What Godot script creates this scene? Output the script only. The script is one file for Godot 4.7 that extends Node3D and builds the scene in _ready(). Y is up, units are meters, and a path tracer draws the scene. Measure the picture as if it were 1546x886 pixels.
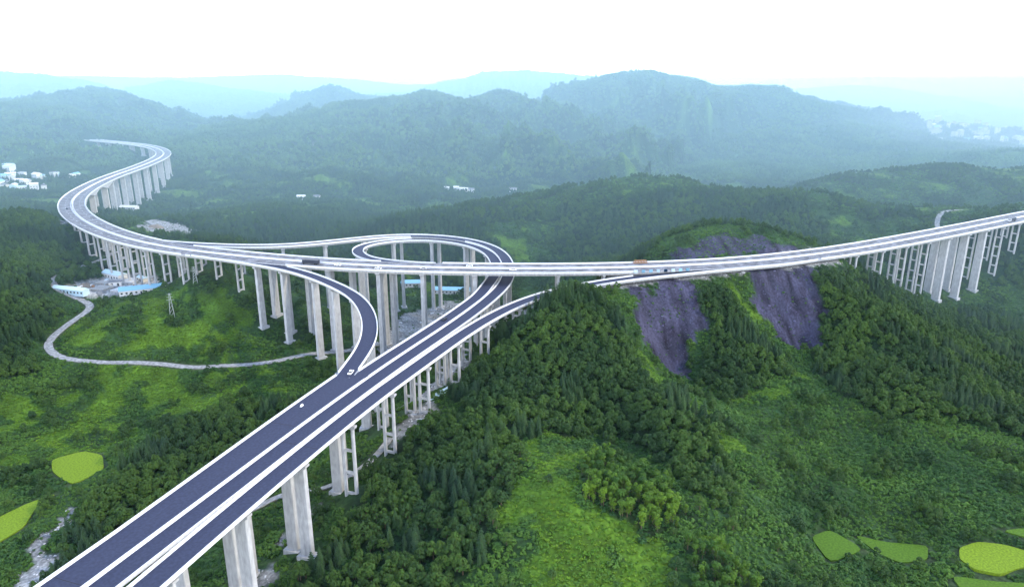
extends Node3D

# Terrain heights read off the site: x, height, z of ground points near the interchange; the sheet is a thin-plate surface through them.
const CONTROL := [
	-74, 59.0, -227, -60, 68.0, -258, -48, 71.0, -288, -95, 52.0, -190, -115, 50.0, -150, -20, 79.0, -395,
	-32, 74.0, -350, -100, 50.0, -260, -130, 46.0, -230, -160, 44.0, -190, -95, 52.0, -320, -70, 62.0, -330,
	-190, 45.0, -228, -223, 42.0, -318, -221, 43.0, -274, -274, 43.0, -363, -210, 47.0, -390, -317, 58.0, -452,
	-202, 53.0, -420, -153, 50.0, -441, -114, 48.0, -465, -172, 52.0, -311, -160, 52.0, -346, -177, 48.0, -277,
	-148, 49.0, -386, -315, 60.0, -401, -264, 42.0, -321, -246, 72.0, -474, -277, 72.0, -453, -218, 86.0, -502,
	-222, 92.0, -512, -196, 77.0, -498, -283, 76.0, -501, -175, 60.0, -466, -152, 55.0, -446, -125, 49.0, -428,
	-250, 90.0, -525, -292, 76.0, -559, -280, 74.0, -540, -325, 75.0, -541, -348, 74.0, -525, -293, 75.0, -550,
	-330, 78.0, -575, -360, 88.0, -605, -105, 47.0, -470, -75, 46.0, -480, -60, 46.0, -540, -20, 47.0, -520,
	-20, 60.0, -450, -45, 50.0, -420, -80, 47.0, -400, -60, 54.0, -370, -100, 47.0, -580, -60, 47.0, -620,
	0, 52.0, -560, 15, 80.0, -440, 20, 62.0, -500, -140, 52.0, -520, -160, 62.0, -560, -200, 78.0, -570,
	-237, 72.0, -764, -338, 80.0, -800, -168, 68.0, -822, -298, 82.0, -654, -234, 60.0, -704, -230, 82.0, -640,
	-160, 66.0, -650, -330, 84.0, -680, -400, 80.0, -800, -300, 75.0, -900, -240, 96.0, -565, -280, 98.0, -600,
	-330, 97.0, -630, -126, 86.9, -760, -71, 90.8, -800, -27, 91.7, -850, 47, 98.4, -880, 108, 102.1, -900,
	158, 106.4, -900, 210, 103.0, -900, 256, 94.2, -880, 60, 64.0, -620, 110, 70.0, -640, 40, 58.0, -560,
	0, 60.0, -680, 80, 74.0, -720, 150, 80.0, -700, 90, 86.0, -500, 70, 90.0, -480, 150, 122.0, -535,
	120, 112.0, -515, 190, 122.0, -535, 225, 112.0, -535, 150, 108.0, -492, 190, 108.0, -500, 150, 108.0, -575,
	100, 100.0, -530, 242, 108.8, -780, 286, 111.8, -780, 316, 114.0, -780, 337, 113.6, -760, 340, 82.6, -700,
	200, 80.0, -640, 260, 84.0, -620, 320, 78.0, -640, 438, 95.1, -950, 524, 108.0, -1000, 597, 113.9, -1050,
	664, 118.2, -1080, 696, 111.0, -1050, 726, 111.7, -1000, 816, 104.2, -1000, 549, 60.0, -785, 505, 72.0, -843,
	530, 88.0, -799, 600, 112.0, -720, 520, 108.0, -690, 470, 104.0, -690, 420, 50.0, -1180, 560, 48.0, -1220,
	300, 48.0, -980, 180, 52.0, -960, 60, 46.0, -1010, 330, 62.0, -880, 420, 66.0, -900, 246, 104.0, -506,
	285, 82.0, -530, 323, 66.0, -553, 360, 54.0, -575, 395, 52.0, -596, 430, 66.0, -620, 465, 88.0, -640,
	490, 104.0, -655, 420, 40.0, -540, 480, 34.0, -560, 560, 32.0, -600, 480, 34.0, -480, 600, 30.0, -480,
	213, 105.2, -470, 243, 82.9, -470, 241, 87.0, -430, 275, 71.1, -440, 301, 50.9, -420, 318, 38.9, -400,
	208, 69.6, -400, 231, 65.2, -360, 185, 64.7, -380, 256, 56.9, -340, 200, 54.0, -301, 181, 57.0, -329,
	186, 50.0, -233, 137, 50.0, -239, 190, 51.0, -257, 231, 56.0, -286, 129, 58.0, -282, 139, 62.0, -327,
	60, 104.0, -448, 100, 106.0, -447, 140, 107.0, -456, 190, 107.0, -470, 98, 62.0, -391, 76, 92.0, -408,
	98, 82.0, -412, 119, 100.0, -438, 178, 66.0, -425, 170, 94.0, -458, 197, 98.0, -460, 138, 96.4, -445,
	139, 80.2, -400, 123, 67.0, -370, 109, 65.2, -345, 129, 62.0, -350, 29, 112.0, -396, 14, 105.0, -390,
	46, 108.0, -400, 60, 100.0, -392, 49, 96.1, -390, 66, 82.9, -350, 86, 81.0, -300, 89, 69.1, -265,
	107, 65.5, -228, 114, 57.0, -213, 38, 72.0, -192, 73, 68.0, -199, -25, 79.8, -335, -44, 69.0, -270,
	-41, 65.0, -213, 15, 85.0, -248, 8, 79.0, -305, -5, 86.2, -375, 41, 69.6, -310, 61, 66.9, -280,
	54, 76.0, -217, 17, 75.0, -201, -14, 75.0, -240, -12, 70.0, -197, 32, 83.0, -232, 33, 101.0, -424,
	-434, 111.9, -640, -443, 116.5, -620, -492, 111.8, -620, -382, 95.8, -610, -363, 86.0, -521, -343, 76.0, -501,
	-356, 78.0, -463, -328, 66.0, -386, -357, 82.0, -601, -463, 90.0, -724, -520, 80.0, -760, -500, 80.0, -850,
	-440, 70.0, -830, -480, 62.0, -900, -500, 58.0, -1000, -560, 60.0, -1000, -400, 96.0, -680, -600, 76.0, -800,
	-700, 78.0, -900, -800, 80.0, -600, -800, 80.0, -400, -700, 60.0, -200, -700, 55.0, 0, -400, 45.0, -100,
	-200, 46.0, -60, 0, 68.0, -60, 200, 52.0, -60, 200, 60.0, 100, -200, 48.0, 100, 0, 70.0, 100,
	500, 52.0, -100, 420, 54.0, -200, 700, 54.0, 100, 800, 40.0, -400, 800, 60.0, -700, 800, 90.0, -900,
	-800, 50.0, 150, 200, 52.0, -150, 330, 52.0, -180, -900, 72.0, -1250, -650, 66.0, -1250, -400, 55.0, -1250,
	-200, 48.0, -1250, 0, 45.0, -1250, 200, 45.0, -1250, 400, 50.0, -1250, 650, 60.0, -1250, 900, 70.0, -1250,
	-200, 55.0, -1050, 50, 52.0, -1080, 250, 60.0, -1100, -100, 52.0, -950,
]
const RIDGES := {
	"R1": [900, [-758, 84, -1420], [-718, 103, -1480], [-654, 120, -1600], [-550, 144, -1750], [-394, 184, -1900], [-307, 193, -1950], [-223, 207, -2000], [-136, 182, -2050], [-25, 206, -2100], [72, 176, -2150], [154, 170, -2200], [228, 236, -2250], [325, 260, -2300], [418, 270, -2300], [512, 252, -2300], [660, 222, -2300], [808, 220, -2250], [895, 176, -2150], [931, 119, -2000], [988, 82, -1850], [1009, 56, -1700]],
	"R2": [900, [-938, 93, -2600], [-794, 162, -2700], [-691, 220, -2800], [-567, 179, -2800], [-390, 157, -2800]],
	"R3": [800, [-1435, 163, -1700], [-1268, 178, -1800], [-1296, 190, -2000], [-1262, 206, -2100], [-1240, 219, -2200], [-1198, 182, -2300], [-1126, 135, -2400], [-1017, 96, -2500], [-877, 61, -2700]],
	"R4": [1400, [-4054, 292, -4200], [-3297, 299, -4200], [-2922, 288, -4200], [-2698, 270, -4200], [-2496, 241, -4300], [-2328, 165, -4400]],
	"R5": [1300, [-2340, 163, -4500], [-2223, 247, -4800], [-2095, 230, -4800], [-1839, 188, -4800], [-1495, 155, -4800], [-1280, 113, -4800]],
	"R6": [2500, [-9507, 331, -9000], [-5458, 315, -9000], [-4244, 292, -9000], [-2861, 331, -9000], [-2216, 292, -9000], [-1245, 214, -9000], [-106, 269, -9000], [1847, 222, -9000], [3074, 152, -9000]],
	"R7": [1300, [-769, 162, -5200], [-437, 243, -5200], [-154, 306, -5200], [79, 315, -5200], [314, 297, -5200], [501, 279, -5200], [848, 230, -5300]],
	"R8": [1500, [1543, 132, -4500], [1863, 195, -4500], [2193, 210, -4600], [2447, 186, -4600], [2704, 146, -4600], [2966, 89, -4600], [3256, 24, -4600], [3704, -17, -4600], [4752, 8, -4600]],
	"R13": [420, [964, 65, -1550], [1048, 77, -1550], [1113, 85, -1550], [1246, 94, -1550], [1473, 106, -1550]],
}
const MAIN := [[590, -717], [479.4, -650.4], [406.2, -604.4], [323.6, -554.0], [246.1, -509.9], [174.9, -479.5], [121.0, -466.4], [65.8, -459.2], [3.1, -457.4], [-68.7, -461.5], [-108.4, -467.2], [-151.8, -478.4], [-191.3, -491.2], [-233.9, -507.6], [-278.5, -530.5], [-320.5, -561.6], [-364.3, -602.9], [-411.0, -655.2], [-455, -719], [-482.5, -772], [-507.4, -840], [-532.9, -932], [-557, -1060], [-589.8, -1191.0], [-627, -1282], [-689.6, -1378.8], [-763.0, -1454.8], [-929.4, -1576.2]]
const RAMP_A := [[-236, 109.8, -500.5], [-206, 109.8, -488], [-178.0, 109.6, -474], [-153.4, 108.9, -461.6], [-135.8, 107.8, -450.3], [-114.2, 106.7, -430.2], [-95.9, 105.6, -408.6], [-83.0, 104.4, -381.6], [-76.8, 103.3, -358.2], [-74.2, 102.0, -335]]
const RAMP_B := [[-290, 109.8, -546], [-262, 109.8, -535.5], [-238, 109.8, -530], [-198, 109.8, -525], [-166.4, 109.7, -530.5], [-135, 109.2, -549], [-112, 108.6, -565], [-91, 108, -574], [-71.0, 107.3, -576.5], [-45, 106.3, -571], [-23, 105.2, -555.5], [-10, 104.2, -534], [-4.2, 103.2, -510], [-2, 102.2, -484], [-3.8, 101.4, -454.1], [-11.7, 101.0, -424.2], [-20.7, 100.7, -398.0], [-33.9, 100.4, -364.7], [-55.2, 100.0, -314.4], [-75, 100.0, -261.4], [-94.2, 100.0, -205.2], [-110.2, 100.0, -158.4], [-130, 100.0, -100]]
const RAMP_C := [[-22, 109.8, -466.5], [-44, 109.7, -467.5], [-63, 109.6, -471], [-84, 109.3, -478], [-102, 108.8, -490], [-114, 108.2, -508], [-118.5, 107.6, -530], [-111, 107, -549], [-94, 106.5, -562.5], [-72, 106, -567.8], [-49, 105.3, -563], [-30.5, 104.5, -549.5], [-18.6, 103.7, -531], [-12.8, 102.9, -509], [-10.7, 102.1, -484]]
const RAMP_D := [[-117, 100.0, -95], [-98.3, 100.0, -158.4], [-83.6, 100.0, -206.0], [-61.2, 100.0, -272], [-42.2, 100.2, -318], [-24.5, 100.8, -358.3], [-6.2, 102.0, -389.6], [10.9, 103.2, -410.0], [27.9, 104.3, -423.3], [45.5, 105.4, -432.1], [77.3, 107.0, -444], [105.3, 108.3, -450.5], [148.0, 109.6, -461.5], [189.6, 109.8, -474], [215, 109.8, -487]]

var rng := RandomNumberGenerator.new()
var mats := {}
var taken := {}

func _ready() -> void:
	rng.seed = 7
	var t0 := Time.get_ticks_msec()
	set_view()
	make_materials()
	plan_roads()
	shape_ground()
	print("ground ", Time.get_ticks_msec() - t0)
	build_ground()
	build_viaducts()
	print("viaducts ", Time.get_ticks_msec() - t0)
	build_site()
	print("site ", Time.get_ticks_msec() - t0)
	grow()
	print("plants ", Time.get_ticks_msec() - t0)

func set_view() -> void:
	var cam := Camera3D.new()
	cam.name = "camera"
	cam.fov = 45.36
	cam.near = 0.5
	cam.far = 30000.0
	cam.position = Vector3(0, 230, 0)
	cam.rotation_degrees = Vector3(-16.7, 0, 0)
	add_child(cam)
	cam.current = true
	var sun := DirectionalLight3D.new()
	sun.name = "sun"
	sun.light_energy = 1.25
	sun.light_color = Color(1.0, 0.93, 0.80)
	sun.light_angular_distance = 2.5
	sun.shadow_enabled = true
	sun.sky_mode = DirectionalLight3D.SKY_MODE_LIGHT_ONLY
	add_child(sun)
	# a hazy sun to the right of the view
	sun.look_at_from_position(Vector3(0.80, 0.66, 0.06), Vector3.ZERO)
	var sky_material := ProceduralSkyMaterial.new()
	sky_material.sky_top_color = Color(0.38, 0.45, 0.57)
	sky_material.sky_horizon_color = Color(1.0, 1.0, 1.0)
	sky_material.sky_curve = 0.2
	sky_material.ground_horizon_color = Color(0.95, 0.97, 1.0)
	sky_material.ground_bottom_color = Color(0.5, 0.55, 0.55)
	sky_material.sky_energy_multiplier = 2.7
	sky_material.ground_energy_multiplier = 2.5
	var sky := Sky.new()
	sky.sky_material = sky_material
	var env := Environment.new()
	env.background_mode = Environment.BG_SKY
	env.sky = sky
	env.tonemap_mode = Environment.TONE_MAPPER_LINEAR
	env.tonemap_exposure = 0.82
	env.sdfgi_enabled = true
	env.ssao_enabled = true
	env.ssil_enabled = true
	env.fog_enabled = true
	env.fog_density = 0.000015
	env.fog_light_color = Color(0.80, 0.94, 1.0)
	var world := WorldEnvironment.new()
	world.name = "air"
	world.environment = env
	add_child(world)
	env.volumetric_fog_enabled = true
	env.volumetric_fog_density = 0.0
	# haze lies thicker in the far valleys, most of all in the wide one on the right where the town is
	haze_bank("valley_haze", Vector3(0, 115, -5225), Vector3(14000, 360, 9550), 0.00032, RenderingServer.FOG_VOLUME_SHAPE_BOX)
	haze_bank("town_haze", Vector3(2300, 100, -3000), Vector3(3400, 380, 4200), 0.0005, RenderingServer.FOG_VOLUME_SHAPE_ELLIPSOID, Color(0.92, 0.98, 1.0))

func haze_bank(called: String, at: Vector3, size: Vector3, density: float, shape: int, tone := Color(0.76, 0.93, 1.0)) -> void:
	var air := FogMaterial.new()
	air.density = density
	air.albedo = tone
	var bank := FogVolume.new()
	bank.name = called
	bank.shape = shape
	bank.size = size
	bank.material = air
	bank.set_meta("kind", "stuff")
	add_child(bank)
	bank.position = at

# ------------------------------------------------------------------ small helpers
func numbered(called: String) -> String:
	var n: int = taken.get(called, 0)
	taken[called] = n + 1
	return called if n == 0 else "%s_%03d" % [called, n]

func tag(o: Node, label: String, category: String, group := "", kind := "") -> Node:
	if label: o.set_meta("label", label)
	if category: o.set_meta("category", category)
	if group: o.set_meta("group", group)
	if kind: o.set_meta("kind", kind)
	return o

func thing(called: String, label: String, category: String, at := Vector3.ZERO, turn := 0.0, group := "") -> Node3D:
	var o := Node3D.new()
	o.name = numbered(called)
	add_child(o)
	o.position = at
	o.rotation.y = turn
	tag(o, label, category, group)
	return o

func put(called: String, mesh: Mesh, mat: Material, parent: Node, at := Vector3.ZERO, turn := 0.0, size := Vector3.ONE) -> MeshInstance3D:
	var o := MeshInstance3D.new()
	o.name = numbered(called) if parent == self else called
	o.mesh = mesh
	o.material_override = mat
	parent.add_child(o, true)
	o.position = at
	o.rotation.y = turn
	o.scale = size
	return o

func structure(called: String, mesh: Mesh, mat: Material, label := "") -> MeshInstance3D:
	var o := put(called, mesh, mat, self)
	o.set_meta("kind", "structure")
	if label: o.set_meta("label", label)
	return o

func quad(st: SurfaceTool, a: Vector3, b: Vector3, c: Vector3, d: Vector3) -> void:
	st.add_vertex(a); st.add_vertex(b); st.add_vertex(c)
	st.add_vertex(a); st.add_vertex(c); st.add_vertex(d)

func begin() -> SurfaceTool:
	var st := SurfaceTool.new()
	st.begin(Mesh.PRIMITIVE_TRIANGLES)
	st.set_smooth_group(-1)
	return st

func done(st: SurfaceTool) -> ArrayMesh:
	st.generate_normals()
	return st.commit()

# a box with sloping or straight sides: base half sizes, top half sizes, from y0 to y1
func frustum(st: SurfaceTool, c: Vector3, bx: float, bz: float, tx: float, tz: float, y0: float, y1: float) -> void:
	var b := [Vector3(-bx, y0, -bz), Vector3(bx, y0, -bz), Vector3(bx, y0, bz), Vector3(-bx, y0, bz)]
	var t := [Vector3(-tx, y1, -tz), Vector3(tx, y1, -tz), Vector3(tx, y1, tz), Vector3(-tx, y1, tz)]
	for k in 4:
		var j := (k + 1) % 4
		quad(st, c + b[k], c + t[k], c + t[j], c + b[j])
	quad(st, c + t[0], c + t[3], c + t[2], c + t[1])
	quad(st, c + b[0], c + b[1], c + b[2], c + b[3])

func box(st: SurfaceTool, c: Vector3, s: Vector3) -> void:
	frustum(st, c, s.x / 2, s.z / 2, s.x / 2, s.z / 2, -s.y / 2, s.y / 2)

func box_mesh(s: Vector3) -> ArrayMesh:
	var st := begin()
	box(st, Vector3.ZERO, s)
	return done(st)

# a bar of square section between two points
func bar(st: SurfaceTool, a: Vector3, b: Vector3, w: float) -> void:
	var d := (b - a).normalized()
	var u := d.cross(Vector3.UP if absf(d.y) < 0.9 else Vector3.RIGHT).normalized() * w / 2
	var v := d.cross(u).normalized() * w / 2
	var k := [u + v, u - v, -u - v, -u + v]
	for i in 4:
		var j := (i + 1) % 4
		quad(st, a + k[i], a + k[j], b + k[j], b + k[i])
	quad(st, a + k[0], a + k[3], a + k[2], a + k[1])
	quad(st, b + k[0], b + k[1], b + k[2], b + k[3])

# ------------------------------------------------------------------ materials
func noise_texture(freq: float, low: float, high: float, seed_: int, octaves := 4, tint := Color.WHITE) -> ImageTexture:
	var n := FastNoiseLite.new()
	n.seed = seed_
	n.noise_type = FastNoiseLite.TYPE_SIMPLEX_SMOOTH
	n.frequency = freq
	n.fractal_octaves = octaves
	var im := n.get_seamless_image(256, 256)
	im.convert(Image.FORMAT_RGB8)
	for y in 256:
		for x in 256:
			var g := lerpf(low, high, im.get_pixel(x, y).r)
			im.set_pixel(x, y, Color(g * tint.r, g * tint.g, g * tint.b))
	im.generate_mipmaps()
	return ImageTexture.create_from_image(im)

func surface(called: String, linear: Color, rough := 0.9, tex: Texture2D = null, scale3 := Vector3.ONE, metal := 0.0) -> StandardMaterial3D:
	var m := StandardMaterial3D.new()
	m.resource_name = called
	m.albedo_color = linear.linear_to_srgb()
	m.roughness = rough
	m.metallic = metal
	m.metallic_specular = 0.3
	if tex:
		m.albedo_texture = tex
		m.uv1_triplanar = true
		m.uv1_world_triplanar = true
		m.uv1_scale = scale3
	mats[called] = m
	return m

func make_materials() -> void:
	var mottled := noise_texture(0.02, 0.55, 1.0, 3, 5)
	var streak := noise_texture(0.03, 0.78, 1.0, 5, 5)
	var fine := noise_texture(0.06, 0.82, 1.0, 9, 4)
	var grain := noise_texture(0.05, 0.7, 1.0, 15, 5)
	surface("concrete", Color(0.47, 0.48, 0.49), 0.9, streak, Vector3(0.08, 0.022, 0.08))
	surface("old_concrete", Color(0.50, 0.48, 0.45), 0.9, streak, Vector3(0.13, 0.02, 0.13))
	surface("barrier", Color(0.74, 0.75, 0.76), 0.8, fine, Vector3(0.05, 0.05, 0.05))
	surface("asphalt", Color(0.038, 0.045, 0.080), 0.85, fine, Vector3(0.045, 0.045, 0.045))
	surface("worn_asphalt", Color(0.25, 0.25, 0.265), 0.9, mottled, Vector3(0.02, 0.02, 0.02))
	surface("grey_asphalt", Color(0.105, 0.11, 0.13), 0.9, mottled, Vector3(0.02, 0.02, 0.02))
	surface("paint", Color(0.7, 0.7, 0.7), 0.7)
	surface("joint", Color(0.02, 0.02, 0.025), 0.8)
	surface("lane", Color(0.42, 0.42, 0.41), 0.95, mottled, Vector3(0.06, 0.06, 0.06))
	surface("gravel", Color(0.30, 0.31, 0.32), 0.95, mottled, Vector3(0.09, 0.09, 0.09))
	surface("rice", Color(0.19, 0.29, 0.013), 0.9, grain, Vector3(0.07, 0.07, 0.07))
	surface("young_rice", Color(0.085, 0.175, 0.011), 0.9, grain, Vector3(0.07, 0.07, 0.07))
	surface("blue_sheet", Color(0.22, 0.42, 0.54), 0.6)
	surface("pale_blue_sheet", Color(0.46, 0.60, 0.66), 0.6)
	surface("white_wall", Color(0.58, 0.58, 0.57), 0.9)
	surface("cream_wall", Color(0.58, 0.54, 0.46), 0.9)
	surface("town_wall", Color(0.42, 0.40, 0.37), 0.9)
	surface("grey_roof", Color(0.20, 0.20, 0.21), 0.9)
	surface("dark_window", Color(0.02, 0.025, 0.03), 0.3)
	surface("steel", Color(0.32, 0.36, 0.36), 0.5, null, Vector3.ONE, 0.6)
	surface("rust", Color(0.30, 0.16, 0.08), 0.9)
	surface("white_paint", Color(0.78, 0.78, 0.78), 0.4)
	surface("dark_paint", Color(0.03, 0.035, 0.05), 0.4)
	surface("red_paint", Color(0.35, 0.04, 0.03), 0.4)
	surface("silver_paint", Color(0.45, 0.46, 0.48), 0.35, null, Vector3.ONE, 0.4)
	surface("tyre", Color(0.02, 0.02, 0.02), 0.9)
	surface("rubble", Color(0.36, 0.36, 0.37), 0.95, mottled, Vector3(0.2, 0.2, 0.2))
	surface("wood", Color(0.10, 0.075, 0.05), 0.95)
	var g := surface("ground", Color.WHITE, 1.0, noise_texture(0.035, 0.5, 1.0, 21, 5), Vector3(0.05, 0.05, 0.05))
	g.vertex_color_use_as_albedo = true
	var leaf := surface("leaf", Color.WHITE, 0.75)
	leaf.vertex_color_use_as_albedo = true
	leaf.cull_mode = BaseMaterial3D.CULL_DISABLED
	leaf.backlight_enabled = true
	leaf.backlight = Color(0.45, 0.5, 0.25)
# ------------------------------------------------------------------ roads in plan
var decks := {}      # name -> {pts, right, hw, ...}

func smooth_path(ctrl: Array, step: float, rounds: int) -> PackedVector3Array:
	var c := Curve3D.new()
	var n := ctrl.size()
	for i in n:
		var a: Vector3 = ctrl[maxi(i - 1, 0)]
		var b: Vector3 = ctrl[mini(i + 1, n - 1)]
		var p: Vector3 = ctrl[i]
		var t := (b - a).normalized()
		c.add_point(p, -t * p.distance_to(a) / 3.0, t * p.distance_to(b) / 3.0)
	c.bake_interval = 1.0
	var length := c.get_baked_length()
	var m := int(length / step)
	var out := PackedVector3Array()
	for i in m + 1:
		out.append(c.sample_baked(length * i / m, true))
	for r in rounds:
		var was := out.duplicate()
		for i in range(1, m):
			out[i] = (was[i - 1] + was[i] * 2.0 + was[i + 1]) / 4.0
	return out

func rights(pts: PackedVector3Array) -> PackedVector3Array:
	var out := PackedVector3Array()
	for i in pts.size():
		var d := pts[mini(i + 1, pts.size() - 1)] - pts[maxi(i - 1, 0)]
		d.y = 0
		out.append(d.normalized().cross(Vector3.UP).normalized())
	return out

func offset(pts: PackedVector3Array, by: PackedFloat32Array) -> PackedVector3Array:
	var r := rights(pts)
	var out := PackedVector3Array()
	for i in pts.size():
		out.append(pts[i] + r[i] * by[i])
	return out

func flat(n: int, v: float) -> PackedFloat32Array:
	var a := PackedFloat32Array()
	a.resize(n)
	a.fill(v)
	return a

func to3(a: Array) -> Array:
	var out := []
	for q in a:
		out.append(Vector3(q[0], 110.0, q[1]) if q.size() == 2 else Vector3(q[0], q[1], q[2]))
	return out

func add_deck(called: String, pts: PackedVector3Array, hw: PackedFloat32Array, depth: PackedFloat32Array, inset := 0.0) -> void:
	var d := {"pts": pts, "right": rights(pts), "hw": hw, "depth": depth}
	var lo := Vector3(1e9, 1e9, 1e9)
	var hi := -lo
	for p in pts:
		lo = lo.min(p); hi = hi.max(p)
	d.lo = lo - Vector3.ONE * 20
	d.hi = hi + Vector3.ONE * 20
	decks[called] = d

func plan_roads() -> void:
	var m := smooth_path(to3(MAIN), 5.0, 60)
	var n := m.size()
	# the far-left spans are haunched: the girder deepens over the tall wall piers
	var deep := PackedFloat32Array()
	for p in m:
		var g := 2.2
		if p.z < -735 and p.z > -905 and p.x < -400:
			g = 3.0 + 3.5 * pow(absf(cos(PI * (p.z + 760.0) / 62.0)), 3.0)
		deep.append(g)
	add_deck("main_near", offset(m, flat(n, -6.35)), flat(n, 6.0), deep)
	add_deck("main_far", offset(m, flat(n, 6.35)), flat(n, 6.0), deep)
	var b := smooth_path(to3(RAMP_B), 4.0, 25)
	add_deck("outer_loop", b, flat(b.size(), 4.4), flat(b.size(), 2.0))
	var d := smooth_path(to3(RAMP_D), 4.0, 25)
	add_deck("east_ramp", d, flat(d.size(), 4.4), flat(d.size(), 2.0))
	# the wide approach road lies against the left edge of the outer loop's lower end; ramps A and C run into it at the gore
	var br := rights(b)
	var wide := PackedVector3Array()
	var wide_hw := PackedFloat32Array()
	var c_tail := []
	var a_tail := []
	var gore := b.size() - 1
	while b[gore - 1].z > -296.0:
		gore -= 1
	for i in range(gore, b.size()):
		var t := clampf((b[i].z + 296.0) / 120.0, 0, 1)
		var h := lerpf(7.7, 6.1, t)
		wide.append(b[i] + br[i] * (4.45 + h))
		wide_hw.append(h)
	for k in range(7, -1, -1):
		c_tail.append(b[gore - k * 5] + br[gore - k * 5] * 8.75)
	a_tail.append(b[gore] + br[gore] * 15.3 - Vector3(0, 0.06, 0))
	add_deck("approach", wide, wide_hw, flat(wide.size(), 2.0))
	var a := smooth_path(to3(RAMP_A) + a_tail, 4.0, 12)
	add_deck("west_ramp", a, flat(a.size(), 4.3), flat(a.size(), 2.0))
	var c := smooth_path(to3(RAMP_C) + c_tail, 4.0, 6)
	add_deck("inner_loop", c, flat(c.size(), 4.2), flat(c.size(), 2.0))

# is this point on another deck at about the same level?
func on_deck(p: Vector3, but: Array, margin: float, dy := 3.0) -> bool:
	for k in decks:
		if k in but:
			continue
		var d: Dictionary = decks[k]
		if p.x < d.lo.x or p.x > d.hi.x or p.z < d.lo.z or p.z > d.hi.z:
			continue
		var pts: PackedVector3Array = d.pts
		var hw: PackedFloat32Array = d.hw
		for i in range(0, pts.size()):
			var q := pts[i]
			var dx := q.x - p.x
			var dz := q.z - p.z
			if dx * dx + dz * dz < 100.0 and absf(q.y - p.y) < dy:
				var r: Vector3 = d.right[i]
				var side := absf(dx * r.x + dz * r.z)
				var along := absf(dx * r.z - dz * r.x)
				if along < 3.2 and side < hw[i] + margin:
					return true
	return false

# ------------------------------------------------------------------ ground
var xs := PackedFloat32Array()
var zn := PackedFloat32Array()      # minus z, ascending
var hs := PackedFloat32Array()
var cover := PackedByteArray()
var nx := 0
var nz := 0
var coarse := PackedFloat32Array()
const CX0 := -960.0
const CZ0 := -1320.0
const CS := 10.0
const CNX := 193
const CNZ := 153

enum { SHRUB, FOREST, MEADOW, SCREE, BARE, FIELD, NONE, BAMBOO, FIR, YARD, CLIFF }

const AREAS := [
	[MEADOW, [-301, -378, -274, -420, -145, -426, -136, -398, -194, -356, -220, -328, -300, -300]],
	[MEADOW, [-314, -458, -322, -500, -251, -498, -212, -498, -185, -475, -176, -440, -225, -428, -280, -428]],
	[MEADOW, [14, -290, 31, -306, 33, -226, 54, -216, 75, -222, 85, -200, 80, -170, 10, -170, -5, -218, 0, -250]],
	[MEADOW, [60, -360, 73, -385, 88, -345, 110, -300, 112, -275, 98, -285]],
	[MEADOW, [132, -440, 150, -452, 168, -440, 160, -400, 176, -366, 130, -340, 118, -360, 140, -400]],
	[FOREST, [-25, -280, -31, -330, -16, -386, 5, -418, 30, -428, 48, -424, 60, -404, 68, -354, 92, -312, 97, -270, 84, -232, 71, -250, 60, -290, 36, -300, 8, -278]],
	[FOREST, [-60, -262, -50, -294, -25, -294, 6, -254, -3, -224, -16, -190, -40, -160, -90, -160, -78, -205, -66, -232]],
	[FOREST, [-179, -244, -191, -270, -193, -306, -178, -362, -138, -384, -108, -370, -125, -292, -150, -240, -150, -190, -175, -190]],
	[FOREST, [-520, -610, -460, -680, -400, -668, -373, -624, -345, -592, -340, -528, -355, -480, -420, -440, -560, -470]],
	[FOREST, [-362, -474, -340, -500, -320, -470, -330, -440, -293, -404, -330, -370, -420, -430]],
	[FIR, [-360, -690, -334, -800, -159, -968, -80, -800, -100, -690, -262, -592]],
	[FIR, [-100, -690, -40, -760, 0, -680, -10, -610, -90, -640]],
	[FOREST, [208, -480, 262, -505, 330, -530, 380, -560, 430, -540, 400, -440, 300, -310, 232, -336, 201, -336, 180, -366, 196, -434]],
	[FOREST, [119, -436, 140, -446, 160, -424, 162, -380, 120, -356, 105, -372, 122, -408]],
	[FOREST, [85, -510, 110, -540, 240, -560, 330, -660, 300, -800, 120, -800, 40, -740, 60, -640]],
	[BAMBOO, [24, -243, 42, -268, 62, -254, 66, -232, 47, -212, 30, -222]],
	[BAMBOO, [60, -206, 70, -210, 80, -206, 76, -184, 58, -184]],
	[SCREE, [79, -434, 99, -446, 124, -450, 121, -422, 110, -402, 102, -382, 92, -388, 74, -400]],
	[SCREE, [160, -470, 190, -472, 212, -478, 207, -436, 192, -414, 178, -418, 163, -440]],
	[SCREE, [112, -488, 205, -503, 218, -512, 190, -522, 150, -519, 122, -505]],
	[BARE, [-104, -486, -88, -556, -52, -592, -24, -578, -40, -530, -62, -480, -80, -452]],
	[BARE, [-98, -470, -70, -460, -60, -430, -90, -440]],
	[BARE, [-70, -335, -45, -345, -25, -385, -15, -420, -30, -420, -60, -350]],
	[BARE, [-60, -292, -48, -296, -36, -330, -46, -334]],
	[BARE, [-96, -244, -84, -250, -80, -262, -92, -262]],
	[BARE, [-104, -206, -92, -212, -88, -226, -100, -224]],
	[BARE, [-420, -790, -350, -745, -315, -690, -335, -672, -375, -690]],
	[YARD, [-352, -522, -340, -574, -300, -560, -272, -536, -284, -518, -318, -514]],
	[BARE, [-205, -280, -199, -275, -189, -244, -180, -232, -183, -190, -200, -190, -194, -248, -203, -262]],
]

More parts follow.
